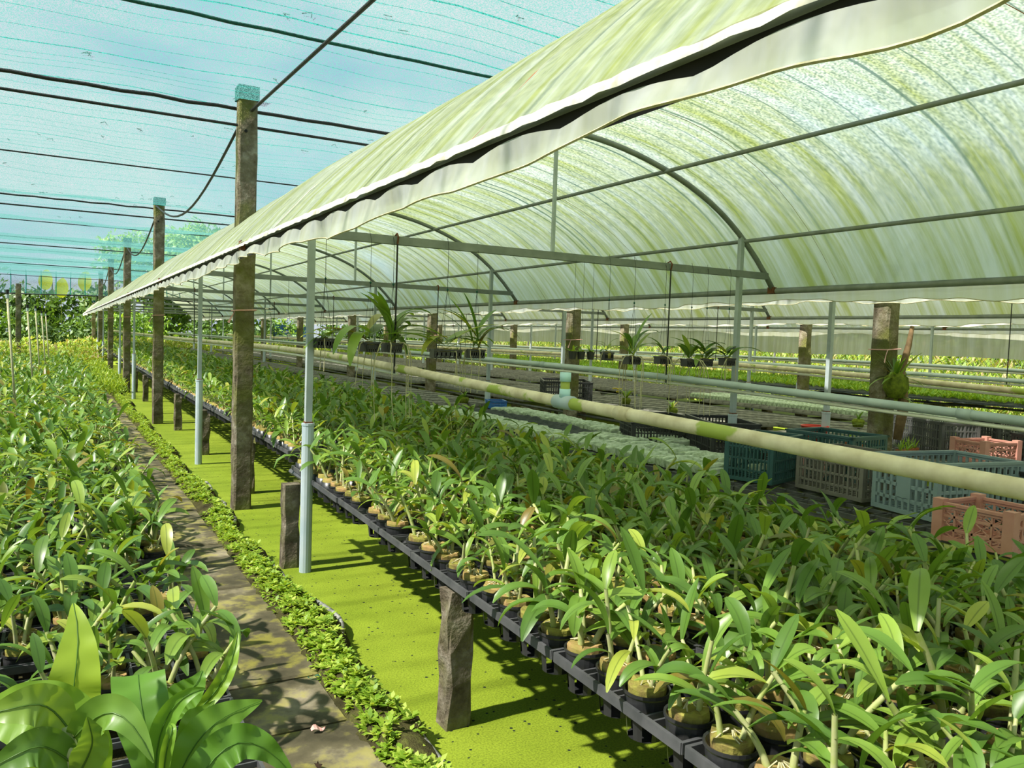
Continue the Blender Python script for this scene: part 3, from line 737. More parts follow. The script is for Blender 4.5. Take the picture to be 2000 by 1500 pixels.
# bench supports
def bench(name, x0, x1, y0, y1, z, labs, step=2.35, first=None):
    t = thing('plant_bench', labs, 'bench', (0, 0, 0), 0, 'bench frames')
    for x in (x0+.06, (x0+x1)/2, x1-.06): MB().tube([(x, y0, z-.045), (x, y1, z-.045)], .018, 6).obj('rail', 'tray_plastic', t)
    y = first if first is not None else y0+.3
    while y < min(y1, 20):
        MB().box(((x0+x1)/2, y, z-.085), (x1-x0-.02, .09, .05)).obj('cross_beam', 'concrete_post', t)
        y += step
bench('bench_frame', 1.26, 2.84, .7, 5.2, .54, 'low steel bench frame under the nearest orchid trays', first=2.55)
bench('bench_frame', 1.43, 3.02, 5.62, 34, .56, 'low steel bench frame under the distant orchid trays', first=6.9)
bench('bench_frame', 3.45, 4.75, .6, 34, .56, 'low steel bench frame under the crates and green slabs', first=1.0)
bench('bench_frame', 5.47, 7.75, 2.0, 34, .56, 'low steel bench frame under dark empty trays in the middle house', first=2.3)
bench('bench_frame', 7.95, 10.25, 4.0, 34, .60, 'low steel bench frame behind the middle house pipes', first=4.6)
bench('bench_frame', 10.7, 13.6, 4.0, 34, .76, 'steel bench frame under the green seedling bed', first=4.6)
ns = 0
for k in range(8):
    y = 2.35+2.35*k
    concrete_post((1.25 if k == 0 else 1.20 if k == 1 else 1.42, 2.55 if k == 0 else y if k != 1 else 4.74, 0), .50, 'short rough concrete support post under the pond bench, %s from the camera' % ordn(k), 'short bench support posts', 90+k, w=.095, rough=.008)
for (xa, xb, yy0) in ((3.5, 4.7, 1.0), (5.85, 7.6, 2.3), (8.05, 10.1, 4.6)):
    nm = {3.5: 'crate bench', 5.85: 'dark tray bench', 8.05: 'bench behind'}[xa]
    for k in range(6):
        for s, x in (('near', xa), ('far', xb)):
            concrete_post((x, yy0+2.35*k, 0), .45, 'squat mossy block under the %s side of the %s, %s from front' % (s, nm, ordn(k)), 'squat bench blocks', 200+ns, w=.13); ns += 1

# ------------------------------------------------------------------ dark empty plug trays
def plug_mesh():
    mb = MB(); mb.box((0, 0, -.012), (.40, .535, .02)); a, b = .058, .048
    for i in range(3):
        for j in range(4):
            x = CELL*(i-1)*.97; y = CELL*(j-1.5)*.97; z = .02+.008*((i*7+j*3) % 4)/3
            V = [(x-a, y-a, -.002), (x+a, y-a, -.002), (x+a, y+a, -.002), (x-a, y+a, -.002), (x-b, y-b, z), (x+b, y-b, z), (x+b, y+b, z), (x-b, y+b, z)]
            mb.add(V, [(0, 1, 5, 4), (1, 2, 6, 5), (2, 3, 7, 6), (3, 0, 4, 7), (4, 5, 6, 7)])
    return mb.mesh('plug_tray', 'plug_tray')
PLUG = plug_mesh(); V_ = np.array([v.co[:] for v in PLUG.vertices]); F_ = np.array([p.vertices[:] for p in PLUG.polygons])
spots = []
for (x0, nx, y0, y1, z, nm) in ((3.48, 3, 8.6, 34, .585, 'crate bench past the slabs'), (5.48, 5, 2.2, 34, .585, 'middle house bench'), (6.0+1.98, 5, 4.2, 34, .625, 'bench behind the middle house pipes')):
    for i in range(nx):
        y = y0
        while y < y1:
            if random.random() > .06:
                p = (x0+.42*(i+.5)+random.uniform(-.01, .01), y+.27, z); u, v, d = project(p)
                if d[0] > .5 and 300 < u[0] < 2200: spots.append((d[0], p, nm, i))
            y += .548
spots.sort(key=lambda a: a[0]); SV, SF_ = [], []; pc = {}
for i, (d, p, nm, col_) in enumerate(spots):
    if i < 280:
        pc[(nm, col_)] = pc.get((nm, col_), 0)+1
        tag(put('plug_tray', PLUG, None, p), 'empty dark plug tray, %s, row %s, %s from front' % (nm, ['one', 'two', 'three', 'four', 'five'][col_], ordn(pc[(nm, col_)]-1)), 'tray', 'empty plug trays')
    else: SF_.append(F_+len(V_)*len(SV)); SV.append(V_+np.array(p))
tag(put('distant_plug_trays', quadmesh('distant_plug_trays', np.concatenate(SV), np.concatenate(SF_), 'plug_tray')), 'dark empty trays covering the distant benches', 'trays', kind='stuff')

# seedling bed of the farthest house
pts = np.stack([rng.uniform(10.75, 13.5, 9000), 4.5+29*rng.uniform(0, 1, 9000)**1.5, np.full(9000, .79)], 1)
V, F, R = rosettes(pts, 6, (.06, .13), .25, (.5, 1.35))
tag(put('seedling_bed', quadmesh('seedling_bed', V, F, 'seedling_leaf', rnd=R)), 'dense bright green orchid seedlings on the bench of the farthest house', 'seedlings', kind='stuff')
tag(MB().box((12.1, 19, .765), (2.95, 29.5, .03)).obj('seedling_mat', 'net_black'), 'dark mat carrying the dense green seedlings', 'mat')

# ------------------------------------------------------------------ pale green slabs on the crate bench
def slab_mesh(seed):
    r = random.Random(seed); L, w, hh = .30, .046, .062; V = []
    for i in range(7):
        x = -L/2+L*i/6
        for yy, zz in ((-.5, 0), (-.5, .8), (-.3, 1), (.3, 1), (.5, .8), (.5, 0)):
            V.append((x+r.uniform(-.004, .004), yy*w+r.uniform(-.003, .003), zz*hh*(1-.12*(i in (0, 6)))+r.uniform(-.004, .004)))
    F = [(i*6+j, i*6+j+1, i*6+7+j, i*6+6+j) for i in range(6) for j in range(5)]+[tuple(range(6)), tuple(range(41, 35, -1))]
    return MB().add(V, F).mesh('planting_block', 'slab_green')
SLABS = [slab_mesh(i) for i in range(5)]
for row, (x, ya, yb, nm) in enumerate(((3.68, 3.75, 8.2, 'left'), (4.03, 3.75, 5.6, 'middle'), (4.42, 4.95, 8.0, 'right'))):
    y = ya; q = 0
    while y < yb:
        o = put('planting_block', SLABS[random.randrange(5)], None, (x+random.uniform(-.015, .015)+.02*math.sin(y*2), y, .577), random.uniform(-.14, .14)); o.rotation_euler[0] = random.uniform(-.25, .05); o.scale = (random.uniform(.8, 1.08), random.uniform(.85, 1.1), random.uniform(.75, 1.1))
        tag(o, 'pale green weathered planting slab in the %s row, %s from its near end' % (nm, ordn(q)), 'slab', 'pale green slabs in the %s row' % nm); q += 1; y += .066
for row in range(2):
    x = 8.3+row*.4; y = 5.2; q = 0
    while y < 9:
        o = put('planting_block', SLABS[random.randrange(5)], None, (x, y, .645), random.uniform(-.1, .1))
        tag(o, 'pale green planting slab on the far bench, %s row, %s from its near end' % (['near', 'back'][row], ordn(q)), 'slab', 'pale green slabs on the far bench'); q += 1; y += .066
def cloth(cx, cy, lx, ly, z, amp, seed):
    r = random.Random(seed); ph = [r.uniform(0, 6) for _ in range(6)]
    def fn(a, b):
        x = cx+lx*(a-.5); y = cy+ly*(b-.5); e = max(0, math.sin(PI*a)*math.sin(PI*b))
        return (x, y, z+e**.5*(amp*(.6+.4*math.sin(x*17+ph[0])*math.sin(y*9+ph[1]))+.012*math.sin(x*41+ph[2])+.012*math.sin(y*37+ph[3])))
    return MB().grid(fn, 16, 60)
tag(cloth(4.06, 6.9, .42, 2.6, .59, .05, 3).obj('netting_heap', 'net_black', smooth=True), 'crumpled black netting between the pale green slab rows', 'netting')
tag(cloth(3.46, 5.0, .14, 2.6, .55, .03, 4).obj('netting_strip', 'net_black', smooth=True), 'black netting strip along the front edge of the slab bench', 'netting')

# ------------------------------------------------------------------ crates
def wall(mb, a, b, h, style, n):
    """lattice wall between floor points a and b"""
    a = np.array(a, float); b = np.array(b, float); d = (b-a); L = np.linalg.norm(d); d /= L; th = .009
    P = lambda s, z: a+d*s+np.array([0, 0, z])
    for z, w in ((.012, .022), (h-.012, .026)): mb.bar(P(0, z), P(L, z), th*1.5, w)
    if style == 'x':
        for z in (h*.32, h*.66): mb.bar(P(0, z), P(L, z), th, .010)
        m = max(3, int(L/.075)); q = L/m
        for i in range(m):
            mb.bar(P(i*q, .02), P(i*q, h-.02), th, .008)
            for z0, z1 in ((.02, h*.32), (h*.32, h*.66), (h*.66, h-.02)):
                mb.bar(P(i*q, z0), P((i+1)*q, z1), th*.5, .0045); mb.bar(P((i+1)*q, z0), P(i*q, z1), th*.5, .0045)
    else:
        for z in (h*.25, h*.5, h*.75): mb.bar(P(0, z), P(L, z), th, .011 if style != 'round' else .017)
        m = max(4, int(L/n))
        for i in range(1, m):
            s = L*i/m; big = i % 6 == 0
            mb.bar(P(s, .015), P(s, h-.015), th*(1.6 if big else 1), .012 if big else (.007 if style != 'round' else .014))
        if style == 'round': mb.bar(P(L*.40, h*.5), P(L*.60, h*.5), th*1.2, h*.42)
        if style == 'low': pass
def crate(label, loc, rz, size, m, style='slot', n=.026, group='plastic crates', name='plastic_crate'):
    lx, ly, h = size; t = thing(name, label, 'crate', loc, rz, group); X, Y = lx/2, ly/2
    for a, b in (((-X, -Y, 0), (X, -Y, 0)), ((X, -Y, 0), (X, Y, 0)), ((X, Y, 0), (-X, Y, 0)), ((-X, Y, 0), (-X, -Y, 0))):
        mb = MB(); wall(mb, a, b, h, style, n); mb.obj('side_panel', m, t)
    for sx in (-1, 1):
        for sy in (-1, 1):
            e = .014 if style == 'x' else 0
            mb = MB(); mb.box((sx*(X-.008), sy*(Y-.008), h/2+e/2), (.046 if style == 'x' else .026, .046 if style == 'x' else .026, h+e)); mb.obj('corner_post', m, t)
    mb = MB()
    for s in (-1, 1):
        mb.box((s*X, 0, h-.006), (.024, ly+.024, .012)); mb.box((0, s*Y, h-.006), (lx+.024, .024, .012))
    mb.obj('rim', m, t)
    mb = MB()
    for i in range(9): mb.box((-X+lx*(i+.5)/9, 0, .006), (.012, ly, .012))
    for i in range(6): mb.box((0, -Y+ly*(i+.5)/6, .004), (lx, .012, .008))
    mb.obj('base_grid', m, t); return t
def face_rz(a, b): return math.atan2(b[1]-a[1], b[0]-a[0])
def crate_at(label, a, b, depth_, h, m, z=.581, **k):
    """front bottom edge runs from floor point a to b, body extends to the left-hand side of a->b"""
    a = np.array(a); b = np.array(b); L = np.linalg.norm(b-a); rz = face_rz(a, b); nrm = np.array([-math.sin(rz), math.cos(rz)])
    c = (a+b)/2+nrm*depth_/2
    return crate(label, (c[0], c[1], z), rz, (L, depth_, h), m, **k)
crate_at('blue-grey crate with round holes and a blank plate, third in the front crate row', (3.78, 2.72), (3.71, 2.32), .56, .29, 'crate_bluegrey', style='round', n=.038)
crate_at('brownish grey slotted crate between the dark teal and the blue-grey crate', (3.83, 3.27), (3.80, 2.80), .36, .25, 'crate_brown', n=.03)
crate_at('dark teal slotted crate at the left end of the front crate row', (3.63, 3.66), (3.72, 3.36), .40, .28, 'crate_teal', n=.024)
crate_at('dark green crate behind the dark teal crate, holding pink strips', (4.22, 3.70), (4.25, 3.22), .36, .29, 'crate_teal', n=.03)
crate_at('small salmon pink lattice crate at the right end of the front row', (3.40, 2.12), (3.40, 1.80), .30, .17, 'crate_pink', style='x')
crate_at('black slotted crate standing beyond the slabs, largest of the black crates', (4.55, 5.05), (4.24, 4.42), .36, .25, 'crate_black', n=.026)
crate_at('low black crate left of the largest black crate', (4.30, 5.62), (4.12, 5.22), .42, .17, 'crate_black', n=.026)
crate_at('second low black crate tucked behind the largest black crate', (4.62, 5.75), (4.50, 5.30), .30, .20, 'crate_black', n=.026)
crate_at('black slotted crate by the capped pipe tee, farthest of the black crates', (5.88, 9.55), (5.45, 8.75), .62, .27, 'crate_black', z=.61, n=.03)
crate_at('charcoal grey crate behind the small pink crate in the middle house', (6.10, 4.30), (5.80, 3.62), .30, .27, 'crate_charcoal', z=.62, n=.028)
crate_at('black crate directly behind the charcoal crate', (6.60, 3.98), (6.42, 3.55), .36, .24, 'crate_black', z=.62, n=.028)
crate_at('pale pink lattice crate beside the charcoal crate', (5.78, 3.52), (5.74, 3.26), .34, .16, 'crate_pink', z=.62, style='x')
crate_at('black crate behind the blue-grey crate at the right frame edge', (4.28, 2.52), (4.22, 2.05), .36, .24, 'crate_black', n=.028)
crate_at('dark crate at the right frame edge beside the pale pink crate', (6.15, 3.30), (6.05, 2.85), .36, .22, 'crate_black', z=.62, n=.028)
crate_at('small bright blue crate at the end of the left slab row', (4.50, 8.55), (4.42, 8.3), .2, .09, 'crate_blue', n=.03)
crate_at('flat black tray crate of grassy seedlings right of the largest black crate', (4.66, 4.25), (4.55, 3.86), .34, .13, 'crate_black', n=.026)
for i in range(6):
    o = MB().box((0, 0, 0), (.018, .006, .16)).obj('pink_strip', 'ribbon', None); o.location = (4.0+.045*i, 3.40, .672); tag(o, 'pink plastic strip standing in the dark green crate, %s of six' % ordn(i), 'strip', 'pink strips in the crate')
tag(MB().lathe([(0, 0), (.085, 0), (.11, .14), (.116, .14), (.116, .15), (.104, .15), (.08, .012), (0, .012)], 20, (5.6, 4.62, .61)).obj('red_bucket', 'bucket_red', smooth=True), 'red plastic tub beside the charcoal crate', 'tub')

def tuft(t, n, L, Wd, up, m, at=(0, 0, 0), nseg=5, droop=(.4, 1.3), name='leaf', seed=0):
    r = random.Random(seed)
    for i in range(n):
        V, F = leaf_geo(r.uniform(*L), r.uniform(*Wd), nseg, r.uniform(*up), r.uniform(*droop), 2*PI*i/n+r.uniform(-.4, .4), np.array(at)+np.array([r.uniform(-.01, .01), r.uniform(-.01, .01), 0]), tip=.8)
        put(name, quadmesh(name, V, F, m, True, r.uniform(0, .93)), t)
for i in range(14):
    x = 5.72+random.uniform(-.16, .12); y = 4.05+random.uniform(-.3, .45)
    if i < 8:
        t = thing('potted_seedling', 'small clay pot with grassy seedling near the red tub, %s of eight' % ordn(i), 'potted plant', (x, y, .605), random.uniform(0, 6), 'clay pots by the red tub')
        MB().lathe([(0, 0), (.03, 0), (.04, .06), (.034, .06), (.028, .045), (0, .045)], 14).obj('pot', 'terracotta', t, smooth=True)
    else:
        t = thing('potted_seedling', 'grassy seedling in the flat tray by the largest black crate, %s of six' % ordn(i-8), 'potted plant', (4.45+random.uniform(-.14, .14), 4.0+random.uniform(-.15, .15), .60), 0, 'seedlings in the flat tray')
        MB().lathe([(0, 0), (.025, 0), (.03, .05), (0, .05)], 10).obj('pot', 'pot_plastic', t)
    tuft(t, 7, (.07, .14), (.008, .014), (.7, 1.4), 'seedling_leaf', (0, 0, .05), 4, (.3, .9), seed=300+i)
for i, (x, y, z, lab, fl) in enumerate(((6.35, 8.2, .62, 'strap-leaved orchid with yellow flowers on the dark trays', True), (6.6, 4.75, .62, 'bushy strap-leaved orchid beside the blue sleeved post', False), (6.0, 6.9, .615, 'wilted pale seedling lying on the dark trays', False), (4.3, 8.75, .60, 'pale straggly plant at the head of the slab rows', False), (7.2, 5.4, .62, 'small strap-leaved orchid among the dark trays', False))):
    t = thing('strap_leaf_orchid', lab, 'plant', (x, y, z), 0, 'loose orchids on the benches')
    MB().lathe([(0, 0), (.05, 0), (.065, .06), (.05, .08), (0, .085)], 12).obj('moss_ball', 'moss', t, smooth=True)
    tuft(t, 18 if i < 2 else 10, (.12, .30) if i < 2 else (.06, .15), (.018, .028), (.4, 1.45), 'orchid_leaf', (0, 0, .07), 6, (.4, 1.4), seed=400+i)
    if fl:
        for q in range(7):
            a = random.uniform(0, 6.28); MB().lathe([(0, 0), (.018, .006), (.022, .016), (.004, .01)], 6, (-.16+random.uniform(-.06, .06), .05*math.cos(a), .17+random.uniform(-.03, .03))).obj('flower', 'petal_yellow', t)
# ------------------------------------------------------------------ hanging orchids along the first tie beam
def hanging(x, y, z, label, nl, L, Wd, up, nroot, seed, size=(.10, .07), rl=.25, rz=0):
    r = random.Random(seed); t = thing('hanging_orchid', label, 'hanging plant', (x, y, z), rz, 'orchids hung from the first tie beam')
    sx, sy = size; mb = MB(); h = .055
    for s in (-1, 1):
        mb.box((s*sx/2, 0, h/2), (.008, sy, h)); mb.box((0, s*sy/2, h/2), (sx, .008, h*.45)); mb.box((0, s*sy/2, h*.9), (sx+.012, .012, .012))
    mb.box((0, 0, .004), (sx, sy, .008))
    for i in range(6):
        for s in (-1, 1): mb.box((-sx/2+sx*(i+.5)/6, s*sy/2, h*.3), (.008, .008, h*.7))
    mb.obj('basket', 'pot_plastic', t)
    MB().lathe([(0, .01), (.032, .012), (.034, .05), (.015, .062), (0, .062)], 10).obj('husk', 'husk_moss', t, smooth=True)
    top = 1.955-z; mb = MB(); kz = top*.62
    for a in (0, 2.1, 4.2): mb.tube([(sx*.45*math.cos(a), sy*.45*math.sin(a), h), (0, 0, kz)], .0012, 4, False)
    mb.tube([(0, 0, kz), (0, 0, top), (0, .02, top+.06)], .0016, 4, False)
    w = mb.obj('hanger_wire', 'cable_black', t); MB().lathe([(0, -.012), (.007, 0), (0, .012)], 8, (0, 0, kz)).obj('bead', 'rope_green', w)
    for i in range(int(nl*1.5)):
        V, F = leaf_geo(r.uniform(*L)*1.35, r.uniform(*Wd)*1.2, 8, r.uniform(*up), r.uniform(.5, 1.8), (PI if i % 2 else 0)+r.uniform(-.6, .6), (r.uniform(-.015, .015), r.uniform(-.015, .015),   .055+.008*i), tip=1.0, fold=.2)
        put('leaf', quadmesh('leaf', V, F, 'orchid_leaf', True, r.uniform(.2, .9)), t)
    for i in range(nroot):
        a = r.uniform(0, 6.28); P = [np.array([.02*math.cos(a), .02*math.sin(a), .05])]
        v = np.array([.06*math.cos(a), .06*math.sin(a), .01]); n_ = 7
        for k in range(n_):
            P.append(P[-1]+v*rl/.4*.7); v = v*np.array([.55, .55, 1])+np.array([r.uniform(-.015, .015), r.uniform(-.015, .015), -.028])
        MB().tube(P, np.linspace(.0042, .002, n_+1), 5, False).obj('root', 'root', t, smooth=True)
    return t
yb = Y0F-.05
hanging(1.33, yb, 1.315, 'hanging orchid in a black basket right of the nearest steel post, nearly bare', 3, (.10, .2), (.03, .04), (-.4, .6), 3, 1, rl=.2)
hanging(1.60, yb, 1.30, 'hanging orchid with broad drooping leaves reaching left, second from the nearest steel post', 6, (.22, .34), (.045, .06), (.1, .7), 4, 2, rl=.3, rz=.4)
hanging(1.75, yb+.02, 1.30, 'hanging orchid with an upright fan of leaves and long pale roots', 8, (.16, .26), (.04, .055), (.8, 1.5), 6, 3, rl=.5, rz=.2)
hanging(2.10, yb, 1.27, 'hanging orchid with dark arching leaves in two joined baskets', 7, (.20, .30), (.04, .055), (.2, .9), 4, 4, (.18, .07), .25)
hanging(2.32, yb+.03, 1.275, 'hanging orchid with slim recurved leaves, left of the second house post', 9, (.16, .28), (.022, .032), (.7, 1.4), 5, 5, rl=.3)
for i, x in enumerate((3.05, 3.12, 3.20)):
    t = thing('hanging_pot', 'small black pot of pale seedlings hanging by the middle concrete post, %s of three' % ['left', 'middle', 'right'][i], 'hanging plant', (x, yb, 1.28), 0, 'three small hanging pots')
    MB().lathe([(0, 0), (.022, 0), (.03, .055), (.026, .055), (0, .045)], 12).obj('pot', 'pot_plastic', t)
    MB().tube([(0, 0, .05), (0, 0, .67)], .0011, 4, False).obj('hanger_wire', 'cable_black', t)
    tuft(t, 8, (.04, .08), (.012, .018), (.4, 1.3), 'seedling_leaf', (0, 0, .05), 4, seed=500+i)
hanging(3.34, yb, 1.28, 'tiny hanging orchid between the three small pots and the rooty basket', 5, (.05, .09), (.015, .02), (.3, 1.2), 2, 6, (.07, .05), .1)
hanging(3.56, yb, 1.255, 'hanging orchid with sprawling aerial roots and one tall blade', 6, (.14, .26), (.03, .042), (.5, 1.4), 9, 7, rl=.4)
hanging(3.86, yb+.02, 1.26, 'hanging orchid with one tall leaf and bare roots', 3, (.10, .2), (.03, .04), (1.0, 1.45), 6, 8, rl=.25)
hanging(4.10, yb, 1.245, 'tall-stemmed hanging orchid with upright torn leaves at the top', 5, (.12, .2), (.035, .05), (.9, 1.4), 8, 9, rl=.45)
hanging(4.27, yb+.02, 1.25, 'hanging orchid with dark folded leaves, second from the right post', 7, (.14, .22), (.035, .05), (.3, 1.0), 4, 10, rl=.2)
hanging(4.48, yb, 1.26, 'hanging orchid with spreading leaves beside the right steel post', 6, (.14, .24), (.03, .04), (.3, .9), 4, 11, rl=.25)
for i, (x, y) in enumerate(((1.95, 8.7), (2.15, 8.72))):
    t = thing('orchid_spray', 'thin hanging orchid spray with pale flowers, %s of the pair beyond the first tie beam' % ['left', 'right'][i], 'hanging plant', (x, y, 1.35), 0, 'hanging flower sprays')
    MB().tube([(0, 0, .6), (0, 0, .28), (.03, 0, .1), (.02, 0, 0)], .002, 4, False).obj('stem', 'cable_black', t)
    for q in range(9):
        a = random.uniform(0, 6.28); MB().lathe([(0, 0), (.016, .004), (.02, .014), (.003, .008)], 6, (.03*math.cos(a), .03*math.sin(a), random.uniform(0, .3))).obj('flower', 'petal_white', t)
# clump on the concrete post of the middle row
t = thing('epiphyte_clump', 'leafy epiphyte with mossy roots strapped to the concrete post on the right', 'plant', (5.36, 3.72, 1.16))
MB().lathe([(0, -.1), (.05, -.09), (.09, -.02), (.08, .06), (.03, .10), (0, .1)], 12).obj('moss_ball', 'moss', t, smooth=True)
tuft(t, 26, (.14, .30), (.018, .03), (.0, 1.45), 'orchid_leaf', (0, 0, .05), 6, (.3, 1.3), seed=600)
tuft(t, 8, (.10, .2), (.016, .024), (-.9, .2), 'orchid_leaf', (.03, 0, -.08), 6, (.1, .6), seed=601)
MB().tube([(.02, -.02, -.40), (.06, -.03, -.15), (.05, 0, .10), (.09, -.02, .30), (.12, -.02, .44)], [.03, .04, .028, .022, .014], 7).obj('driftwood', 'driftwood', t, smooth=True)

# ------------------------------------------------------------------ bird's nest fern and near leaves, lower left
def blade(t, pts, width, m, rnd, wave=.0, fold=.12, n=36, tip=.8, up=None, cut=False):
    """broad leaf along a smooth path; pts are world points"""
    P = np.array(pts, float); k = np.linspace(0, 1, len(P)); s = np.linspace(0, 1, n+1)
    deg = min(3, len(P)-1); Q = np.stack([np.polyval(np.polyfit(k, P[:, i], deg), s) for i in range(3)], 1)
    T = np.gradient(Q, axis=0); T /= np.linalg.norm(T, axis=1)[:, None]
    w = width/2*np.clip(np.sin(PI*np.clip(s*.93+.06, 0, 1)**tip), .02, 1)**.75
    if cut: w = width/2*np.clip(.35+s*1.1, 0, 1)
    else: w[-1] = width*.02
    V = []
    for i in range(n+1):
        nrm = np.array(up if up is not None else (CAM-Q[i])); sd = np.cross(T[i], nrm); sd /= np.linalg.norm(sd)+1e-9; nn = np.cross(sd, T[i])
        for j in range(5):
            a = (j-2)/2
            V.append(Q[i]+sd*w[i]*a+nn*(fold*w[i]*a*a+max(wave, .07)*1.3*w[i]*abs(a)**1.5*math.sin(i*.95+(a > 0)*1.3+.3*math.sin(i*.4))))
    F = np.array([(i*5+j, (i+1)*5+j, (i+1)*5+j+1, i*5+j+1) for i in range(n) for j in range(4)])
    o = put('leaf', quadmesh('leaf', np.array(V)-np.array(t.location), F, m, True, rnd), t)
    R = [tuple(Q[i]-np.array(t.location)-.002*np.cross(np.cross(T[i], (CAM-Q[i])), T[i])/np.linalg.norm(CAM-Q[i])*-1) for i in range(0, n+1, 4)]
    MB().tube(R, np.linspace(.0016, .0006, len(R)), 5, False).obj('midrib', m, o, smooth=True)
    return o
fb = W(240, 1640, 1.55)
t = thing('nest_fern', 'broad wavy-leaved fern at the lower left corner in front of the pots', 'fern', tuple(fb))
def L_(d0, *px): return [W(x, y, d0+k*.0) for k, (x, y) in enumerate(px)]
blade(t, [W(168, 1520, 1.45), W(140, 1400, 1.42), W(150, 1290, 1.43), W(143, 1178, 1.50)], .090, 'fern_leaf', .93, .06, .10)
blade(t, [W(295, 1560, 1.52), W(290, 1470, 1.52), W(278, 1390, 1.54), W(270, 1318, 1.60)], .098, 'fern_leaf', .35, .05, .15, cut=True)
blade(t, [W(330, 1560, 1.55), W(385, 1450, 1.58), W(440, 1400, 1.62), W(512, 1368, 1.66)], .075, 'fern_leaf', .55, .16, .1)
blade(t, [W(360, 1580, 1.5), W(420, 1480, 1.52), W(490, 1450, 1.55), W(575, 1520, 1.58)], .075, 'fern_leaf', .25, .2, .2)
blade(t, [W(345, 1540, 1.6), W(372, 1430, 1.62), W(385, 1400, 1.65), W(420, 1368, 1.68)], .05, 'fern_leaf', .6, .1, .3)
blade(t, [W(372, 1400, 1.72), W(425, 1345, 1.74), W(452, 1290, 1.76), W(465, 1232, 1.80)], .035, 'fern_leaf', .75, .15, .5)
blade(t, [W(305, 1530, 1.5), W(312, 1440, 1.5), W(345, 1375, 1.5), W(402, 1345, 1.52)], .042, 'fern_leaf', .5, .02, .45)
blade(t, [W(330, 1410, 1.66), W(350, 1370, 1.68), W(375, 1345, 1.68), W(395, 1310, 1.7)], .07, 'fern_leaf', .4, .15, .2)
blade(t, [W(320, 1540, 1.5), W(325, 1470, 1.48), W(335, 1430, 1.48), W(332, 1415, 1.5)], .022, 'fern_leaf', .6, 0, .5)
blade(t, [W(205, 1560, 1.35), W(180, 1440, 1.36), W(192, 1400, 1.36), W(202, 1370, 1.36)], .03, 'fern_leaf', .7, .05, .4)
blade(t, [W(180, 1560, 1.3), W(120, 1440, 1.22), W(50, 1395, 1.2), W(-60, 1400, 1.2)], .12, 'fern_leaf', .7, .05, .2)
t2 = thing('corner_orchid', 'large dark orchid leaves at the very bottom left corner', 'plant', tuple(W(140, 1700, 1.15)))
MB().tube([tuple(W(150, 1640, 1.12)-W(140, 1700, 1.15)), tuple(W(145, 1480, 1.1)-W(140, 1700, 1.15)), tuple(W(128, 1418, 1.1)-W(140, 1700, 1.15))], [.012, .011, .007], 8).obj('cane', 'cane', t2, smooth=True)
blade(t2, [W(135, 1425, 1.1), W(90, 1380, 1.08), W(40, 1380, 1.06), W(-50, 1400, 1.05)], .055, 'orchid_leaf', .35, 0, .3)
blade(t2, [W(145, 1440, 1.1), W(190, 1400, 1.08), W(240, 1400, 1.07), W(300, 1490, 1.06)], .050, 'orchid_leaf', .5, 0, .3)
blade(t2, [W(150, 1500, 1.1), W(90, 1460, 1.07), W(40, 1470, 1.05), W(-40, 1510, 1.04)], .05, 'orchid_leaf', .2, 0, .3)
blade(t2, [W(150, 1520, 1.1), W(175, 1470, 1.08), W(180, 1440, 1.07), W(170, 1400, 1.06)], .045, 'orchid_leaf', .6, 0, .3)

# small left-overs on the path
for i, (x, y, lab, m) in enumerate(((622, 1393, 'pale pink dry leaf lying on the path', 'ribbon'), (622, 1462, 'dark pebble on the path near the weeds', 'debris'), (614, 1295, 'scrap of green plastic on the path', 'net_seam'))):
    d = 1.35/((y-640)/FPX); p = W(x, y, d*.97); p[2] = .056
    o = MB().grid(lambda a, b: ((a-.5)*.05, (b-.5)*.028*math.sin(PI*min(1, a+.1)), .008*math.sin(a*6)+.006*b), 5, 3).obj('path_scrap', m); o.location = tuple(p); o.rotation_euler = (0, 0, i*1.3)
    tag(o, lab, 'litter')

# ------------------------------------------------------------------ sprinkler risers in the left bed
for i, (x, y, zt, lab) in enumerate(((-.57, 12, 1.72, 'tall white sprinkler riser nearest in the left bed'), (-.47, 16, 1.62, 'second white sprinkler riser in the left bed'), (-.44, 20, 1.68, 'third white sprinkler riser in the left bed'), (-.35, 21.5, 1.6, 'fourth white sprinkler riser in the left bed'), (-.30, 24, 1.62, 'fifth and farthest white sprinkler riser in the left bed'))):
    t = thing('sprinkler_riser', lab, 'sprinkler', (x, y, .0), 0, 'sprinkler risers')
    MB().tube([(.10, 0, .1), (0, 0, zt)], .014, 8).obj('riser_pipe', 'root', t, smooth=True)
    MB().tube([(0, 0, zt-.02), (0, 0, zt+.03)], .02, 8).obj('socket', 'pvc_grey', t); MB().tube([(0, 0, zt+.02), (0, 0, zt+.09)], [.015, .022], 8).obj('nozzle', 'cable_black', t)

# ------------------------------------------------------------------ surroundings: weeds, shrubs, trees, fence
def leaf_cloud(c, rad, n, size, flat=1.0):
    d = rng.normal(size=(n, 3)); d /= np.linalg.norm(d, axis=1)[:, None]; rr_ = rng.uniform(.45, 1, n)**.5
    lump = 1+.22*np.sin(d[:, 0]*5+c[0])*np.sin(d[:, 1]*6+c[1])+.15*np.sin(d[:, 2]*7+c[0]*2)
    P = np.array(c)+d*(rr_*lump)[:, None]*np.array(rad)
    a = rng.normal(size=(n, 3)); a /= np.linalg.norm(a, axis=1)[:, None]; b = np.cross(a, d+.01); b /= np.linalg.norm(b, axis=1)[:, None]
    s = rng.uniform(.6, 1.4, n)*size
    V = np.stack([P-a*s[:, None], P+b*(s*.42)[:, None], P+a*s[:, None], P-b*(s*.42)[:, None]], 1).reshape(-1, 3)
    return V, np.arange(4*n).reshape(-1, 4), np.repeat(rng.uniform(0, 1, n), 4)
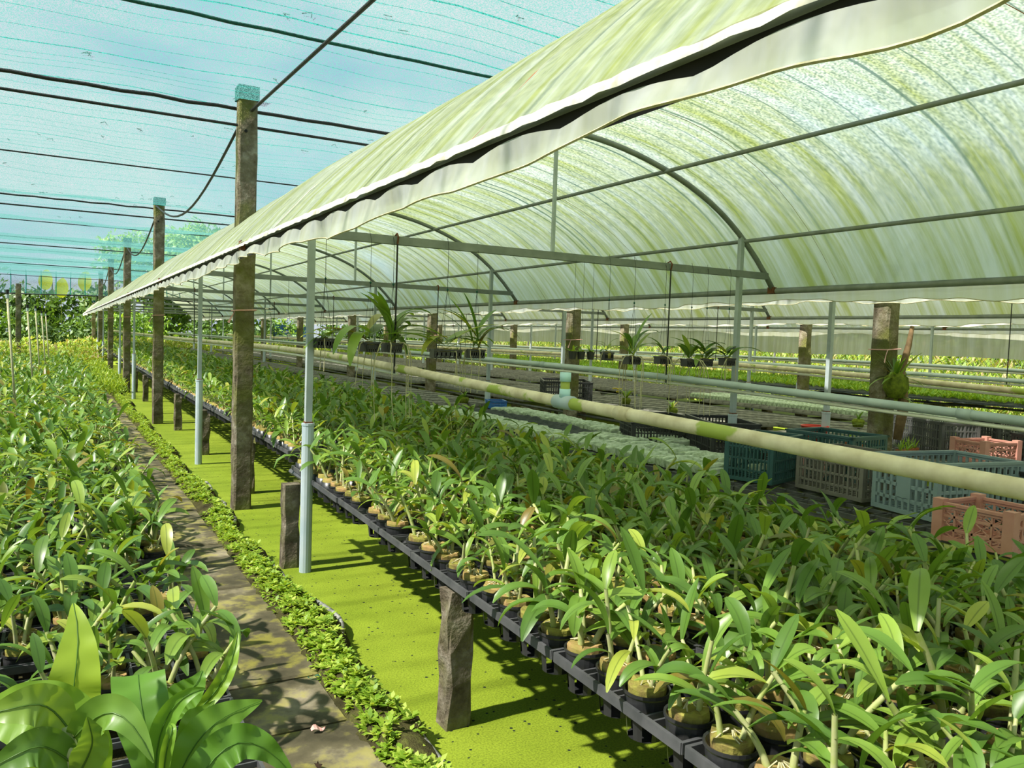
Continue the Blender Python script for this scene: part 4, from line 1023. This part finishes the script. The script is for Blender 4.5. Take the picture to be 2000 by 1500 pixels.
def tree(name, label, cat, x, y, h, rad, n, size, m, group, blobs=3, trunk=True, z0=-.25):
    t = thing(name, label, cat, (x, y, z0), 0, group); Vs, Rs = [], []
    for b in range(blobs):
        c = (rng.uniform(-.5, .5)*rad[0], rng.uniform(-.5, .5)*rad[1], h-rad[2]+rng.uniform(-.6, .3)*rad[2])
        V, F, R = leaf_cloud(c, np.array(rad)*rng.uniform(.6, .85), n//blobs, size); Vs.append(V); Rs.append(R)
    V = np.concatenate(Vs); put('crown', quadmesh('crown', V, np.arange(len(V)).reshape(-1, 4), m, False, np.concatenate(Rs)), t)
    if trunk: MB().tube([(0, 0, 0), (.1, .05, h*.4), (.05, 0, h*.8)], [.05*h/3, .04*h/3, .02*h/3], 8).obj('trunk', 'bark', t, smooth=True)
tree('leafy_tree', 'tall green tree seen through the net above the roof edge', 'tree', 7.6, 50, 8.8, (3.0, 2.5, 2.6), 5200, .16, 'bright_tree_leaf', 'trees beyond the far end', 4)
tree('leafy_tree', 'smaller airy tree behind the third tall post, seen through the net', 'tree', 3.3, 50, 7.2, (1.7, 1.6, 1.7), 2200, .14, 'bright_tree_leaf', 'trees beyond the far end', 3)
for i, x in enumerate((-14, -10.5, -7, -3.6, -.4, 2.8, 6, 9.5)):
    tree('dark_tree', 'dark tree in the row beyond the far end, %s from the left' % ordn(i), 'tree', x, 52+rng.uniform(-2, 2), 5.2+rng.uniform(-.6, .6), (2.3, 2, 2.2), 1700, .2, 'tree_leaf', 'dark trees beyond the far end', 3)
for i, x in enumerate((-9.5, -7.2, -5, -2.9, -.8, 1.2, 3.4, 5.6, 7.8, 10, 12.2, 14.4, 16.6, 18.8, 21)):
    tree('shrub', 'dense shrub in the hedge at the far end, %s from the left' % ordn(i), 'shrub', x, 40+rng.uniform(-1, 1), 2.9+rng.uniform(-.3, .4), (1.6, 1.2, 1.6), 1800, .12, 'tree_leaf' if i % 3 else 'bright_tree_leaf', 'hedge shrubs at the far end', 3, False)
for i, (x, y, z) in enumerate(((-.55, 43, 3.25), (1.05, 43, 3.3), (.1, 44, 2.95))):
    t = thing('banana_leaf', ['yellow-green upright banana leaf left of the last posts', 'yellow-green banana leaf just left of the last tall posts', 'smaller greener banana leaf behind the net skirt'][i], 'leaf', (x, y, z-.9), 0, 'banana leaves behind the net')
    V, F = leaf_geo(.95, .62, 10, 1.45, .1, -1.2, (0, 0, .6), tip=.9); put('blade', quadmesh('blade', V, F, 'banana_leaf', True, .5), t)
    MB().tube([(0, 0, -2.6), (0, 0, .62)], .012, 6).obj('stalk', 'moss', t)
# weeds at the end of the left bed
n = 9000
pts = np.stack([rng.uniform(-8, 5.5, n), rng.uniform(26.6, 39, n), np.zeros(n)], 1); pts[:, 2] = .1+.75*rng.uniform(0, 1, n)*(.6+.4*np.sin(pts[:, 0]*1.7)*np.sin(pts[:, 1]*.9))
keep = ~((pts[:, 0] > 1.2) & (pts[:, 1] < 35)); V, F, R = rosettes(pts[keep], 5, (.10, .26), .3, (.2, 1.3))
tag(put('wild_weeds', quadmesh('wild_weeds', V, F, 'wild_weed', rnd=R)), 'tangle of yellow-green wild weeds at the end of the left bed', 'weeds', kind='stuff')
n = 2500
pts = np.stack([rng.uniform(.55, 1.15, n), 17+14*rng.uniform(0, 1, n), rng.uniform(.03, .3, n)], 1); V, F, R = rosettes(pts, 5, (.06, .16), .14, (.7, 1.5))
tag(put('path_grass', quadmesh('path_grass', V, F, 'weed_leaf', rnd=R)), 'soft tall grass closing the far end of the path', 'grass', kind='stuff')
n = 16000
xx = rng.uniform(15.2, 22, n); pts = np.stack([xx, rng.uniform(2, 44, n), rng.uniform(-.2, .5, n)+(xx-15.2)*.24*rng.uniform(0, 1, n)], 1); V, F, R = rosettes(pts, 4, (.18, .45), .2, (.5, 1.5))
tag(put('field_grass', quadmesh('field_grass', V, F, 'wild_weed', rnd=R)), 'sunlit yellow-green grass beyond the chain-link fence', 'grass', kind='stuff')
n = 5000
pts = np.stack([rng.uniform(1, 14.5, n), rng.uniform(35.5, 39.5, n), rng.uniform(-.1, .8, n)], 1); V, F, R = rosettes(pts, 4, (.12, .32), .25, (.4, 1.5))
tag(put('end_grass', quadmesh('end_grass', V, F, 'wild_weed', rnd=R)), 'bright grass beyond the far end of the houses', 'grass', kind='stuff')
for i, (y, h) in enumerate(((6, 3.2), (9.5, 3.6), (13, 3.3), (17, 3.8), (21.5, 3.6), (26.5, 4.0), (32, 3.8))):
    tree('dark_tree', 'tree behind the chain-link fence, %s from the right' % ordn(i), 'tree', 26+rng.uniform(-1, 2), y+4, h+.8, (2.2, 2.4, 1.8), 1300, .2, 'tree_leaf' if i % 2 else 'bright_tree_leaf', 'trees behind the fence', 3)
# chain-link fence
ft = thing('chain_link_fence', 'rusty chain-link fence beyond the farthest house', 'fence', (14.9, 0, 0)); mb = MB(); p_ = .085; H0, H1 = 0, 1.55
for y in np.arange(2, 34, p_):
    for s in (-1, 1): mb.tube([(0.003*s, y, H0), (0.003*s, y+s*(H1-H0)*.75, H1)], .0028, 3, False)
mb.obj('wire_mesh', 'fence_wire', ft)['kind'] = 'stuff'
for y in np.arange(2, 36, 2.9): MB().tube([(0.03, y, -.2), (.03, y, 1.62)], .028, 8).obj('fence_post', 'fence_wire', ft)
MB().tube([(0, 1.5, 1.55), (0, 35, 1.55)], .012, 6).obj('top_rail', 'fence_wire', ft)
# blue tarp far behind
tag(MB().grid(lambda a, b: (9.2+2.2*a, 41+.1*math.sin(b*9), .7+1.0*b+.05*math.sin(a*7)), 8, 5).obj('blue_tarp', 'tarp_blue', smooth=True), 'blue tarpaulin hanging beyond the far end of the houses', 'tarp')
